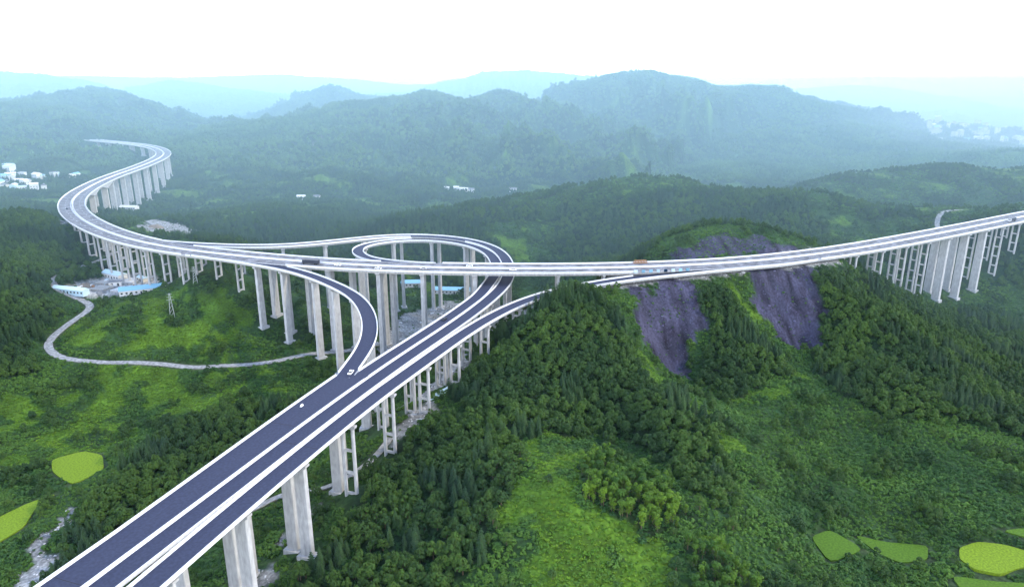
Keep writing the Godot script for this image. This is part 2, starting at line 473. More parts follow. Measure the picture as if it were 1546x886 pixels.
func solve_surface() -> void:
	var n := CONTROL.size() / 3
	var px := PackedFloat64Array()
	var pz := PackedFloat64Array()
	for i in n:
		px.append(CONTROL[i * 3] / 100.0)
		pz.append(CONTROL[i * 3 + 2] / 100.0)
	var m := n + 3
	var rows := []
	for i in m:
		var r := PackedFloat64Array()
		r.resize(m + 1)
		rows.append(r)
	for i in n:
		var r: PackedFloat64Array = rows[i]
		for j in n:
			var q := (px[i] - px[j]) * (px[i] - px[j]) + (pz[i] - pz[j]) * (pz[i] - pz[j])
			r[j] = 0.5 * q * log(q + 1e-9)
		r[i] += 0.02
		r[n] = 1.0; r[n + 1] = px[i]; r[n + 2] = pz[i]
		r[m] = CONTROL[i * 3 + 1]
		rows[i] = r
		for k in 3:
			var w: PackedFloat64Array = rows[n + k]
			w[i] = [1.0, px[i], pz[i]][k]
			rows[n + k] = w
	for k in m:
		var best := k
		for i in range(k + 1, m):
			if absf(rows[i][k]) > absf(rows[best][k]):
				best = i
		var swap = rows[k]; rows[k] = rows[best]; rows[best] = swap
		var pr: PackedFloat64Array = rows[k]
		for i in range(k + 1, m):
			var r: PackedFloat64Array = rows[i]
			var fct := r[k] / pr[k]
			if fct == 0.0:
				continue
			for j in range(k, m + 1):
				r[j] -= fct * pr[j]
			rows[i] = r
	var sol := PackedFloat64Array()
	sol.resize(m)
	for k in range(m - 1, -1, -1):
		var r: PackedFloat64Array = rows[k]
		var v := r[m]
		for j in range(k + 1, m):
			v -= r[j] * sol[j]
		sol[k] = v / r[k]
	coarse.resize(CNX * CNZ)
	for iz in CNZ:
		var z := (CZ0 + iz * CS) / 100.0
		for ix in CNX:
			var x := (CX0 + ix * CS) / 100.0
			var v := sol[n] + sol[n + 1] * x + sol[n + 2] * z
			for j in n:
				var dx := x - px[j]
				var dz := z - pz[j]
				var q := dx * dx + dz * dz + 1e-9
				v += sol[j] * 0.5 * q * log(q)
			coarse[iz * CNX + ix] = v

func cubic(a: float, b: float, c: float, d: float, t: float) -> float:
	return b + 0.5 * t * (c - a + t * (2.0 * a - 5.0 * b + 4.0 * c - d + t * (3.0 * (b - c) + d - a)))

func near_height(x: float, z: float) -> float:
	var fx := clampf((x - CX0) / CS, 1.0, CNX - 2.001)
	var fz := clampf((z - CZ0) / CS, 1.0, CNZ - 2.001)
	var ix := int(fx)
	var iz := int(fz)
	fx -= ix; fz -= iz
	ix = mini(ix, CNX - 3); iz = mini(iz, CNZ - 3)
	var o := (iz - 1) * CNX + ix
	var r0 := cubic(coarse[o - 1], coarse[o], coarse[o + 1], coarse[o + 2], fx)
	o += CNX
	var r1 := cubic(coarse[o - 1], coarse[o], coarse[o + 1], coarse[o + 2], fx)
	o += CNX
	var r2 := cubic(coarse[o - 1], coarse[o], coarse[o + 1], coarse[o + 2], fx)
	o += CNX
	var r3 := cubic(coarse[o - 1], coarse[o], coarse[o + 1], coarse[o + 2], fx)
	return cubic(r0, r1, r2, r3, fz)

var ridge_list := []
var warp := FastNoiseLite.new()
var rough := FastNoiseLite.new()
var bumps := FastNoiseLite.new()
var patch := FastNoiseLite.new()

func set_noises() -> void:
	warp.seed = 11; warp.frequency = 1.0 / 260.0; warp.fractal_octaves = 3
	rough.seed = 12; rough.frequency = 1.0 / 170.0; rough.fractal_type = FastNoiseLite.FRACTAL_RIDGED; rough.fractal_octaves = 4
	bumps.seed = 13; bumps.frequency = 1.0 / 34.0; bumps.fractal_octaves = 3
	patch.seed = 14; patch.frequency = 1.0 / 45.0; patch.fractal_octaves = 3
	for k in RIDGES:
		var r: Array = RIDGES[k]
		var pts := PackedVector3Array()
		var box_ := Rect2(r[1][0], r[1][2], 0, 0)
		for i in range(1, r.size()):
			pts.append(Vector3(r[i][0], r[i][1], r[i][2]))
			box_ = box_.expand(Vector2(r[i][0], r[i][2]))
		ridge_list.append({"w": float(r[0]), "pts": pts, "box": box_.grow(r[0] * 1.3)})

func far_height(x: float, z: float) -> float:
	var n1 := warp.get_noise_2d(x, z)
	var base := lerpf(48.0, 18.0, smoothstep(-1500.0, -3000.0, z)) + 22.0 * warp.get_noise_2d(x * 0.35 + 900.0, z * 0.35)
	if x < -300.0:
		base += 14.0 * smoothstep(-300.0, -700.0, x)
	var best := base
	var rg := rough.get_noise_2d(x, z)
	for r in ridge_list:
		var b: Rect2 = r.box
		if not b.has_point(Vector2(x, z)):
			continue
		var pts: PackedVector3Array = r.pts
		var d2 := 1e12
		var top := 0.0
		for i in pts.size() - 1:
			var a := pts[i]
			var c := pts[i + 1]
			var ex := c.x - a.x
			var ez := c.z - a.z
			var t := clampf(((x - a.x) * ex + (z - a.z) * ez) / (ex * ex + ez * ez), 0.0, 1.0)
			var dx := a.x + ex * t - x
			var dz := a.z + ez * t - z
			var q := dx * dx + dz * dz
			if q < d2:
				d2 = q
				top = lerpf(a.y, c.y, t * t * (3.0 - 2.0 * t))
		var d: float = sqrt(d2) / float(r.w) * (1.0 + 0.55 * n1)
		if d >= 1.0:
			continue
		var s := pow(1.0 - d, 1.2)
		var h := base + (top - base) * s
		# spurs and gullies on the flanks
		h += (rg - 0.25) * 0.36 * maxf(top - base, 0.0) * smoothstep(0.0, 0.25, d) * (1.0 - smoothstep(0.6, 1.0, d))
		best = maxf(best, h) + 4.0 * exp(-absf(best - h) / 6.0) * 0.5
	return best

func raw_height(x: float, z: float) -> float:
	var far := maxf(smoothstep(-1000.0, -1260.0, z), smoothstep(820.0, 1000.0, absf(x)))
	var h := 0.0
	if far < 1.0:
		h = near_height(x, z) + 2.2 * bumps.get_noise_2d(x, z)
	if far > 0.0:
		h = lerpf(h, far_height(x, z) + 7.0 * bumps.get_noise_2d(x * 0.3, z * 0.3) + 3.0 * bumps.get_noise_2d(x, z), far)
	return h

func shape_ground() -> void:
	set_noises()
	solve_surface()
	# a grid of lines that lie closer together round the interchange
	var half := PackedFloat32Array()
	var v := 1.5
	var st := 3.0
	while v < 9500.0:
		half.append(v)
		if v > 400.0:
			st *= 1.055
		v += st
	for i in half.size():
		xs.append(-half[half.size() - 1 - i])
	xs.append_array(half)
	v = -160.0
	while v < 11500.0:
		zn.append(v)
		st = 6.0 if v < 150.0 else (3.0 if v < 640.0 else minf(3.0 + (v - 640.0) * 0.017, 200.0))
		v += st
	nx = xs.size(); nz = zn.size()
	hs.resize(nx * nz)
	cover.resize(nx * nz)
	for iz in nz:
		var z := -zn[iz]
		for ix in nx:
			hs[iz * nx + ix] = raw_height(xs[ix], z)
	# what grows or lies where
	var polys := []
	for a in AREAS:
		var pv := PackedVector2Array()
		for i in a[1].size() / 2:
			pv.append(Vector2(a[1][i * 2], a[1][i * 2 + 1]))
		var bx := Rect2(pv[0], Vector2.ZERO)
		for q in pv:
			bx = bx.expand(q)
		polys.append([a[0], pv, bx.grow(8)])
	for iz in nz:
		var z := -zn[iz]
		for ix in nx:
			var x := xs[ix]
			var k := SHRUB
			if z < -600.0 or absf(x) > 520.0:
				var q := patch.get_noise_2d(x * 0.35, z * 0.35) + 0.5 * patch.get_noise_2d(x, z)
				k = FOREST if q > (0.14 if z > -1100.0 and x > -40.0 else -0.12) else (SHRUB if q > (-0.36 if z > -1300.0 else -0.62) else MEADOW)
			if z > -1000.0 and absf(x) < 600.0:
				var w := Vector2(x + 9.0 * patch.get_noise_2d(x * 2.0, z * 2.0), z + 9.0 * patch.get_noise_2d(x * 2.0 + 500.0, z * 2.0))
				for a in polys:
					var bx: Rect2 = a[2]
					if bx.has_point(w) and Geometry2D.is_point_in_polygon(w, a[1]):
						k = a[0]
				if k == MEADOW and patch.get_noise_2d(x * 1.6 + 40.0, z * 1.6) < (-0.02 if x < -100.0 or x > 100.0 else -0.22):
					k = SHRUB
			if Vector2((x + 425.0) / 20.0, (z + 1510.0) / 26.0).length() < 1.0 + patch.get_noise_2d(x * 3.0, z * 3.0):
				k = CLIFF
			cover[iz * nx + ix] = k
			if k == SCREE:
				hs[iz * nx + ix] += 1.6 * bumps.get_noise_2d(x * 6.0, z * 1.5)
			# old terraces in the fields on the left
			if k == MEADOW and (x < -130.0 and z > -430.0 or x > 0.0 and x < 90.0 and z > -300.0):
				var h := hs[iz * nx + ix]
				var f := fposmod(h / 1.6, 1.0)
				hs[iz * nx + ix] = (floorf(h / 1.6) + smoothstep(0.55, 1.0, f)) * 1.6
	# cut the ground away under the decks, bank it up where the main road runs on the hill
	for k in decks:
		var d: Dictionary = decks[k]
		for i in range(0, d.pts.size(), 1):
			var p: Vector3 = d.pts[i]
			var w: float = d.hw[i]
			var low: float = p.y - float(d.depth[i]) - 0.7
			touch(p, w + 16.0, func(ix, iz, dist):
				var o: int = iz * nx + ix
				hs[o] = minf(hs[o], low + maxf(0.0, dist - w - 1.2) * 1.9)
				if k.begins_with("main") and p.x > 70 and p.x < 236 and dist < w + 6.0:
					hs[o] = maxf(hs[o], low - 0.3 - maxf(0.0, dist - w - 0.5) * 0.8)
				if dist < w + 3.0 and p.y - hs[o] < 9.0 and cover[o] != SCREE and p.z > -900.0:
					cover[o] = SHRUB if p.y - hs[o] > 4.0 else BARE)
	level_roads()

# visit every ground point within reach of p
func touch(p: Vector3, reach: float, act: Callable) -> void:
	var i0 := xs.bsearch(p.x - reach)
	var i1 := xs.bsearch(p.x + reach)
	var j0 := zn.bsearch(-p.z - reach)
	var j1 := zn.bsearch(-p.z + reach)
	for iz in range(j0, mini(j1, nz)):
		for ix in range(i0, mini(i1, nx)):
			var dx := xs[ix] - p.x
			var dz := -zn[iz] - p.z
			var d := sqrt(dx * dx + dz * dz)
			if d < reach:
				act.call(ix, iz, d)

func height(x: float, z: float) -> float:
	var ix := clampi(xs.bsearch(x) - 1, 0, nx - 2)
	var iz := clampi(zn.bsearch(-z) - 1, 0, nz - 2)
	var u := clampf((x - xs[ix]) / (xs[ix + 1] - xs[ix]), 0.0, 1.0)
	var v := clampf((-z - zn[iz]) / (zn[iz + 1] - zn[iz]), 0.0, 1.0)
	var o := iz * nx + ix
	# the two triangles of the cell, as they are drawn
	if u + v < 1.0:
		return hs[o] + (hs[o + 1] - hs[o]) * u + (hs[o + nx] - hs[o]) * v
	return hs[o + nx + 1] + (hs[o + nx] - hs[o + nx + 1]) * (1.0 - u) + (hs[o + 1] - hs[o + nx + 1]) * (1.0 - v)

func cover_at(x: float, z: float) -> int:
	var ix := clampi(xs.bsearch(x) - 1, 0, nx - 2)
	var iz := clampi(zn.bsearch(-z) - 1, 0, nz - 2)
	if x - xs[ix] > xs[ix + 1] - x: ix += 1
	if -z - zn[iz] > zn[iz + 1] + z: iz += 1
	return cover[iz * nx + ix]

const LANES := {
	"valley_road": [2.6, -67, -500, -86, -494, -115, -466, -134, -452, -153, -441, -172, -432, -202, -422, -229, -422, -253, -421, -278, -420, -296, -427, -314, -444, -320, -460, -317, -476, -313, -492, -318, -504, -335, -513, -352, -520, -362, -532, -364, -570, -352, -608],
	"track": [1.6, -125, -262, -101, -280, -86, -274, -74, -275, -64, -284, -58, -300],
	"site_track": [2.4, -330, -676, -352, -700, -380, -735, -405, -774, -400, -820],
	"hill_road": [2.2, 560, -720, 520, -715, 470, -735, 430, -700, 410, -640],
}
var lane_paths := {}
const PADDIES := [
	["rice_paddy", "bright yellow-green rice paddy, the squarish one beside the dark wood near the approach road", "rice", [-240, -325, -229, -334, -216, -330, -207, -315, -215, -301, -232, -313]],
	["rice_paddy", "narrow curved strip of bright rice beside the grey gravel stream bed", "rice", [-234, -255, -232, -272, -226, -284, -217, -293, -219, -280, -215, -266, -220, -252]],
	["rice_paddy", "dark green wedge shaped paddy at the foot of the central hill", "young_rice", [121, -244, 131, -249, 139, -236, 122, -228]],
	["rice_paddy", "long pointed dark green paddy beside the wedge shaped paddy", "young_rice", [143, -252, 154, -247, 170, -245, 165, -236, 153, -234, 147, -240]],
	["rice_paddy", "large round yellow-green rice paddy near the right edge of the valley", "rice", [176, -234, 180, -241, 190, -245, 200, -243, 210, -236, 208, -230, 196, -229, 186, -225, 178, -228]],
	["rice_paddy", "sliver of green rice below the large round paddy", "young_rice", [168, -226, 183, -222.5, 205, -221, 205, -214, 167, -216]],
	["rice_paddy", "small green paddy behind the round paddy at the right edge", "young_rice", [203, -250, 214, -252, 222, -246, 214, -243]],
]

func level_roads() -> void:
	for k in LANES:
		var a: Array = LANES[k]
		var ctrl := []
		for i in (a.size() - 1) / 2:
			ctrl.append(Vector3(a[1 + i * 2], 0, a[2 + i * 2]))
		var pts := smooth_path(ctrl, 3.0, 6)
		for i in pts.size():
			pts[i].y = height(pts[i].x, pts[i].z)
		for r in 12:
			for i in range(1, pts.size() - 1):
				pts[i].y = (pts[i - 1].y + 2.0 * pts[i].y + pts[i + 1].y) / 4.0
		lane_paths[k] = pts
		var nearest := {}
		for p in pts:
			touch(p, a[0] + 5.0, func(ix, iz, dist):
				var o: int = iz * nx + ix
				if dist < nearest.get(o, [1e9])[0]:
					nearest[o] = [dist, p.y])
		for o in nearest:
			var dist: float = nearest[o][0]
			hs[o] = lerpf(nearest[o][1] - 0.5, hs[o], smoothstep(a[0] + 1.5, a[0] + 5.0, dist))
			if dist < a[0] + 1.2: cover[o] = NONE
	for a in PADDIES:
		var pv := PackedVector2Array()
		var mid := Vector2.ZERO
		for i in a[3].size() / 2:
			pv.append(Vector2(a[3][i * 2], a[3][i * 2 + 1]))
			mid += pv[i]
		mid /= pv.size()
		var y := height(mid.x, mid.y)
		a = [a, y]
		paddy_levels.append(y)
		touch(Vector3(mid.x, y, mid.y), 34.0, func(ix, iz, dist):
			var o: int = iz * nx + ix
			var q := Vector2(xs[ix], -zn[iz])
			var near := 1e9
			if Geometry2D.is_point_in_polygon(q, pv):
				near = 0.0
			else:
				for i in pv.size():
					near = minf(near, q.distance_to(Geometry2D.get_closest_point_to_segment(q, pv[i], pv[(i + 1) % pv.size()])))
			if near < 7.0:
				hs[o] = lerpf(y - 0.3, hs[o], smoothstep(2.0, 7.0, near))
			if near < 1.5: cover[o] = NONE)
	# the construction yard is a level pad
	for iz in nz:
		if zn[iz] < 500 or zn[iz] > 590: continue
		for ix in nx:
			if cover[iz * nx + ix] == YARD:
				hs[iz * nx + ix] = lerpf(hs[iz * nx + ix], 75.0, 0.85)

var paddy_levels := []
const GROUND_COLORS := {SHRUB: Color(0.035, 0.08, 0.022), FOREST: Color(0.022, 0.05, 0.02), MEADOW: Color(0.085, 0.17, 0.016), SCREE: Color(0.054, 0.052, 0.086), BARE: Color(0.30, 0.30, 0.29),
	FIELD: Color(0.08, 0.17, 0.02), NONE: Color(0.055, 0.085, 0.035), BAMBOO: Color(0.03, 0.06, 0.02), FIR: Color(0.02, 0.045, 0.022), YARD: Color(0.44, 0.43, 0.41), CLIFF: Color(0.20, 0.19, 0.17)}

func build_ground() -> void:
	var v := PackedVector3Array()
	var col := PackedColorArray()
	var nor := PackedVector3Array()
	v.resize(nx * nz); col.resize(nx * nz); nor.resize(nx * nz)
	for iz in nz:
		var z := -zn[iz]
		for ix in nx:
			var o := iz * nx + ix
			var x := xs[ix]
			v[o] = Vector3(x, hs[o], z)
			var k := 1.15 + 0.7 * patch.get_noise_2d(x * 1.7, z * 1.7) + 0.5 * bumps.get_noise_2d(x * 4.0, z * 4.0)
			if cover[o] == SCREE:
				k = 1.1 + 1.3 * bumps.get_noise_2d(x * 7.0, z * 1.4) + 0.6 * patch.get_noise_2d(x * 3.0, z)
			var c: Color = GROUND_COLORS[cover[o]] * maxf(k, 0.3)
			c.a = 1.0
			col[o] = c
			var l := maxi(ix - 1, 0)
			var r := mini(ix + 1, nx - 1)
			var u := maxi(iz - 1, 0)
			var d := mini(iz + 1, nz - 1)
			nor[o] = Vector3(-(hs[iz * nx + r] - hs[iz * nx + l]) / (xs[r] - xs[l]), 1.0, (hs[d * nx + ix] - hs[u * nx + ix]) / (zn[d] - zn[u])).normalized()
	var idx := PackedInt32Array()
	idx.resize((nx - 1) * (nz - 1) * 6)
	var n := 0
	for iz in nz - 1:
		for ix in nx - 1:
			var o := iz * nx + ix
			idx[n] = o; idx[n + 1] = o + nx; idx[n + 2] = o + 1
			idx[n + 3] = o + 1; idx[n + 4] = o + nx; idx[n + 5] = o + nx + 1
			n += 6
	var arr := []
	arr.resize(Mesh.ARRAY_MAX)
	arr[Mesh.ARRAY_VERTEX] = v
	arr[Mesh.ARRAY_NORMAL] = nor
	arr[Mesh.ARRAY_COLOR] = col
	arr[Mesh.ARRAY_INDEX] = idx
	var mesh := ArrayMesh.new()
	mesh.add_surface_from_arrays(Mesh.PRIMITIVE_TRIANGLES, arr)
	structure("terrain", mesh, mats.ground, "green hills, valley floor and far mountains")
	# lanes: thin slabs that follow the ground
	var labels := {"valley_road": "pale concrete lane winding round the green mound below the viaducts", "track": "narrow pale dirt track passing under the foreground viaduct", "site_track": "pale dirt track behind the main viaduct on the cleared ground", "hill_road": "pale lane on the hillside behind the right end of the main viaduct"}
	for k in LANES:
		var pts: PackedVector3Array = lane_paths[k]
		var w: float = LANES[k][0]
		var prof := PackedVector2Array([Vector2(-w, 0.05), Vector2(w, 0.05), Vector2(w, -0.5), Vector2(-w, -0.5)])
		structure("road" if k != "track" else "path", sweep(pts, rights(pts), [prof]), mats.lane, labels[k])
	for i in PADDIES.size():
		var a: Array = PADDIES[i]
		var pv := PackedVector2Array()
		for j in a[3].size() / 2:
			pv.append(Vector2(a[3][j * 2], a[3][j * 2 + 1]))
		var soft := PackedVector2Array()
		for j in pv.size():       # rounded corners
			var p0 := pv[(j + pv.size() - 1) % pv.size()]
			var p1 := pv[j]
			var p2 := pv[(j + 1) % pv.size()]
			var e0 := p1.lerp(p0, 0.22)
			var e2 := p1.lerp(p2, 0.22)
			for t in [0.0, 0.5, 1.0]:
				var s: float = t
				soft.append(e0.lerp(p1, s).lerp(p1.lerp(e2, s), s))
		var y: float = paddy_levels[i]
		var st := begin()
		var tri := Geometry2D.triangulate_polygon(soft)
		for t in tri:
			st.add_vertex(Vector3(soft[t].x, y + 0.3, soft[t].y))
		for j in soft.size():
			var q0 := soft[j]
			var q1 := soft[(j + 1) % soft.size()]
			quad(st, Vector3(q0.x, y + 0.3, q0.y), Vector3(q1.x, y + 0.3, q1.y), Vector3(q1.x, y - 1.0, q1.y), Vector3(q0.x, y - 1.0, q0.y))
		var o := put("rice_paddy", done(st), mats[a[2]], self)
		tag(o, a[1], "rice paddy", "rice paddies in the valley", "structure")

# sweep a closed section along a path; one section, or one for each point
func sweep(pts: PackedVector3Array, right: PackedVector3Array, profs: Array) -> ArrayMesh:
	var st := begin()
	var n := pts.size()
	var m: int = profs[0].size()
	for i in n - 1:
		var pa: PackedVector2Array = profs[mini(i, profs.size() - 1)]
		var pb: PackedVector2Array = profs[mini(i + 1, profs.size() - 1)]
		for j in m:
			var k := (j + 1) % m
			quad(st, pts[i] + right[i] * pa[j].x + Vector3.UP * pa[j].y, pts[i] + right[i] * pa[k].x + Vector3.UP * pa[k].y,
				pts[i + 1] + right[i + 1] * pb[k].x + Vector3.UP * pb[k].y, pts[i + 1] + right[i + 1] * pb[j].x + Vector3.UP * pb[j].y)
	for e in 2:
		var i := 0 if e == 0 else n - 1
		var pr: PackedVector2Array = profs[mini(i, profs.size() - 1)]
		var tri := Geometry2D.triangulate_polygon(pr)
		for t in tri.size() / 3:
			for q in ([0, 1, 2] if e == 0 else [0, 2, 1]):
				var s := pr[tri[t * 3 + q]]
				st.add_vertex(pts[i] + right[i] * s.x + Vector3.UP * s.y)
	return done(st)
# ------------------------------------------------------------------ viaducts
var shared := {}
var pier_spots := PackedVector2Array()

func deck_profile(w: float, g: float) -> PackedVector2Array:
	return PackedVector2Array([Vector2(-w, 0), Vector2(w, 0), Vector2(w, -0.4), Vector2(w - 1.5, -0.75), Vector2(w - 1.8, -g), Vector2(-w + 1.8, -g), Vector2(-w + 1.5, -0.75), Vector2(-w, -0.4)])

# one carriageway: slab and girder, asphalt, two parapets, lane lines and expansion joints
func build_deck(parent: Node3D, key: String, asphalt: Material, concrete: Material, lines: bool, joint_every: int, called := "deck") -> void:
	var d: Dictionary = decks[key]
	var pts: PackedVector3Array = d.pts
	var right: PackedVector3Array = d.right
	var hw: PackedFloat32Array = d.hw
	var n := pts.size()
	var profs := []
	var tops := []
	for i in n:
		profs.append(deck_profile(hw[i], d.depth[i]))
		var w := hw[i] - 0.5
		tops.append(PackedVector2Array([Vector2(-w, 0.09), Vector2(w, 0.09), Vector2(w, -0.05), Vector2(-w, -0.05)]))
	var slab := put(called, sweep(pts, right, profs), concrete, parent, -parent.position)
	put("road_surface", sweep(pts, right, tops), asphalt, slab)
	for side in [-1.0, 1.0]:
		var run := PackedVector3Array()
		var runr := PackedVector3Array()
		for i in n + 1:
			var open := i < n and not on_deck(pts[i] + right[i] * side * (hw[i] - 0.25), [key], -0.3)
			if open:
				run.append(pts[i] + right[i] * side * hw[i])
				runr.append(right[i] * -side)
			elif run.size() > 1:
				# parapet with a sloping traffic face
				put("barrier", sweep(run, runr, [PackedVector2Array([Vector2(-0.04, -0.35), Vector2(-0.04, 1.0), Vector2(0.26, 1.0), Vector2(0.33, 0.45), Vector2(0.5, 0.2), Vector2(0.5, 0.0), Vector2(0.0, -0.35)])]), mats.barrier, slab)
				run = PackedVector3Array(); runr = PackedVector3Array()
			else:
				run = PackedVector3Array(); runr = PackedVector3Array()
	if lines:
		var st := begin()
		for i in range(0, n - 1):
			for o in [-hw[i] + 0.95, hw[i] - 0.95]:
				strip(st, pts[i] + right[i] * o, pts[i + 1] + right[i + 1] * o, right[i], 0.12)
			if i % 3 == 0:
				strip(st, pts[i] + right[i] * 0.6, pts[i + 1] + right[i + 1] * 0.6, right[i], 0.1)
		put("lane_marking", done(st), mats.paint, slab)
	if joint_every > 0:
		for i in range(joint_every / 2, n - 1, joint_every):
			var w := hw[i] - 0.55
			var a := pts[i] + Vector3(0, 0.1, 0)
			var f := (pts[i + 1] - pts[i]).normalized() * 0.25
			var st := begin()
			quad(st, a - right[i] * w, a + right[i] * w, a + right[i] * w + f, a - right[i] * w + f)
			put("expansion_joint", done(st), mats.joint, slab)

func strip(st: SurfaceTool, a: Vector3, b: Vector3, r: Vector3, w: float) -> void:
	var up := Vector3(0, 0.1, 0)
	quad(st, a - r * w + up, a + r * w + up, b + r * w + up, b - r * w + up)

# a column one metre high with chamfered corners, to be stretched upwards
func wall_column(w: float, b: float) -> ArrayMesh:
	var key := "wall%.1f" % w
	if shared.has(key):
		return shared[key]
	var st := begin()
	var ch := 0.22
	var ring := [Vector2(-w + ch, -b), Vector2(w - ch, -b), Vector2(w, -b + ch), Vector2(w, b - ch), Vector2(w - ch, b), Vector2(0.35, b), Vector2(0.25, b - 0.12), Vector2(-0.25, b - 0.12), Vector2(-0.35, b), Vector2(-w + ch, b), Vector2(-w, b - ch), Vector2(-w, -b + ch)]
	for i in ring.size():
		var p: Vector2 = ring[i]
		var q: Vector2 = ring[(i + 1) % ring.size()]
		var k := 1.06
		quad(st, Vector3(p.x * k, 0, p.y * k), Vector3(p.x, 1, p.y), Vector3(q.x, 1, q.y), Vector3(q.x * k, 0, q.y * k))
	shared[key] = done(st)
	return shared[key]

func round_column() -> Mesh:
	if not shared.has("round"):
		var c := CylinderMesh.new()
		c.top_radius = 0.78
		c.bottom_radius = 0.82
		c.height = 1.0
		c.radial_segments = 14
		c.rings = 0
		shared.round = c
	return shared.round

func cap_mesh(key: String, bx: float, tx: float, hz: float, h: float) -> ArrayMesh:
	if not shared.has(key):
		var st := begin()
		frustum(st, Vector3.ZERO, bx, hz, tx, hz, -h, -h * 0.5)
		frustum(st, Vector3.ZERO, tx, hz + 0.003, tx, hz + 0.003, -h * 0.5, 0)
		shared[key] = done(st)
	return shared[key]

func pier(parent: Node3D, at: Vector3, r: Vector3, top: float, kind: String, mat: Material) -> void:
	var ground := height(at.x, at.z)
	pier_spots.append(Vector2(at.x, at.z))
	var p := Node3D.new()
	p.name = "pier"
	parent.add_child(p, true)
	p.position = Vector3(at.x, ground, at.z) - parent.position
	p.rotation.y = atan2(-r.z, r.x)
	var h := top - ground
	if kind == "portal":
		put("cap_beam", cap_mesh("portal_cap", 3.7, 4.1, 0.95, 1.5), mat, p, Vector3(0, h, 0))
		for s in [-1, 1]:
			put("column", round_column(), mat, p, Vector3(2.5 * s, (h - 1.5 - 3.0) / 2, 0), 0, Vector3(1, h - 1.5 + 3.0, 1))
		var ties := int((h - 5.0) / 9.5)
		for i in ties:
			put("tie_beam", tie_mesh(), mat, p, Vector3(0, (h - 1.5) * (i + 1.0) / (ties + 1.0), 0))
		put("tie_beam", tie_mesh(), mat, p, Vector3(0, 0.5, 0))
	else:
		var w := 2.3 if kind == "wall" else 3.0
		var b := 1.1 if kind == "wall" else 1.4
		put("column", wall_column(w, b), mat, p, Vector3(0, -3.0, 0), 0, Vector3(1, h + 3.0 - 1.2, 1))
		put("cap_beam", cap_mesh(kind + "_cap", w, w + (1.1 if kind == "wall" else 1.6), b + 0.15, 1.6), mat, p, Vector3(0, h, 0))
		var key := kind + "_footing"
		if not shared.has(key):
			var st := begin()
			frustum(st, Vector3.ZERO, w + 1.3, b + 1.3, w + 1.2, b + 1.2, -3.0, 0.9)
			shared[key] = done(st)
		put("footing", shared[key], mat, p)

func tie_mesh() -> ArrayMesh:
	if not shared.has("tie"):
		shared.tie = box_mesh(Vector3(4.0, 1.0, 0.9))
	return shared.tie

# would a pier here stand in a lower road or on a lane?
func blocked(p: Vector3, own: Array) -> bool:
	for k in decks:
		if k in own: continue
		var d: Dictionary = decks[k]
		if p.x < d.lo.x or p.x > d.hi.x or p.z < d.lo.z or p.z > d.hi.z: continue
		for i in d.pts.size():
			var q: Vector3 = d.pts[i]
			if q.y < p.y - 0.05 and Vector2(q.x - p.x, q.z - p.z).length() < d.hw[i] + 2.6:
				return true
	for k in lane_paths:
		for q in lane_paths[k]:
			if Vector2(q.x - p.x, q.z - p.z).length() < 4.5:
				return true
	return false

func piers_along(parent: Node3D, key: String, first: int, every: int, kinds: Callable, mat: Material, own: Array) -> void:
	var d: Dictionary = decks[key]
	var i := first
	while i < d.pts.size() - 2:
		for s in [0, 1, -1, 2, -2]:
			var j := clampi(i + s, 0, d.pts.size() - 1)
			var p: Vector3 = d.pts[j]
			if on_deck(p, own, -0.5) or blocked(p, own):
				continue
			var top: float = p.y - d.depth[j]
			var clear := top - height(p.x, p.z)
			if clear > 3.0:
				var kind: String = kinds.call(p, clear)
				if kind:
					pier(parent, p, d.right[j], top + 0.05, kind, mat)
			break
		i += every

var last_pier := Vector3.ZERO
func along_main(p: Vector3) -> float:
	return Vector2(p.x - last_pier.x, p.z - last_pier.z).length() + 0.5

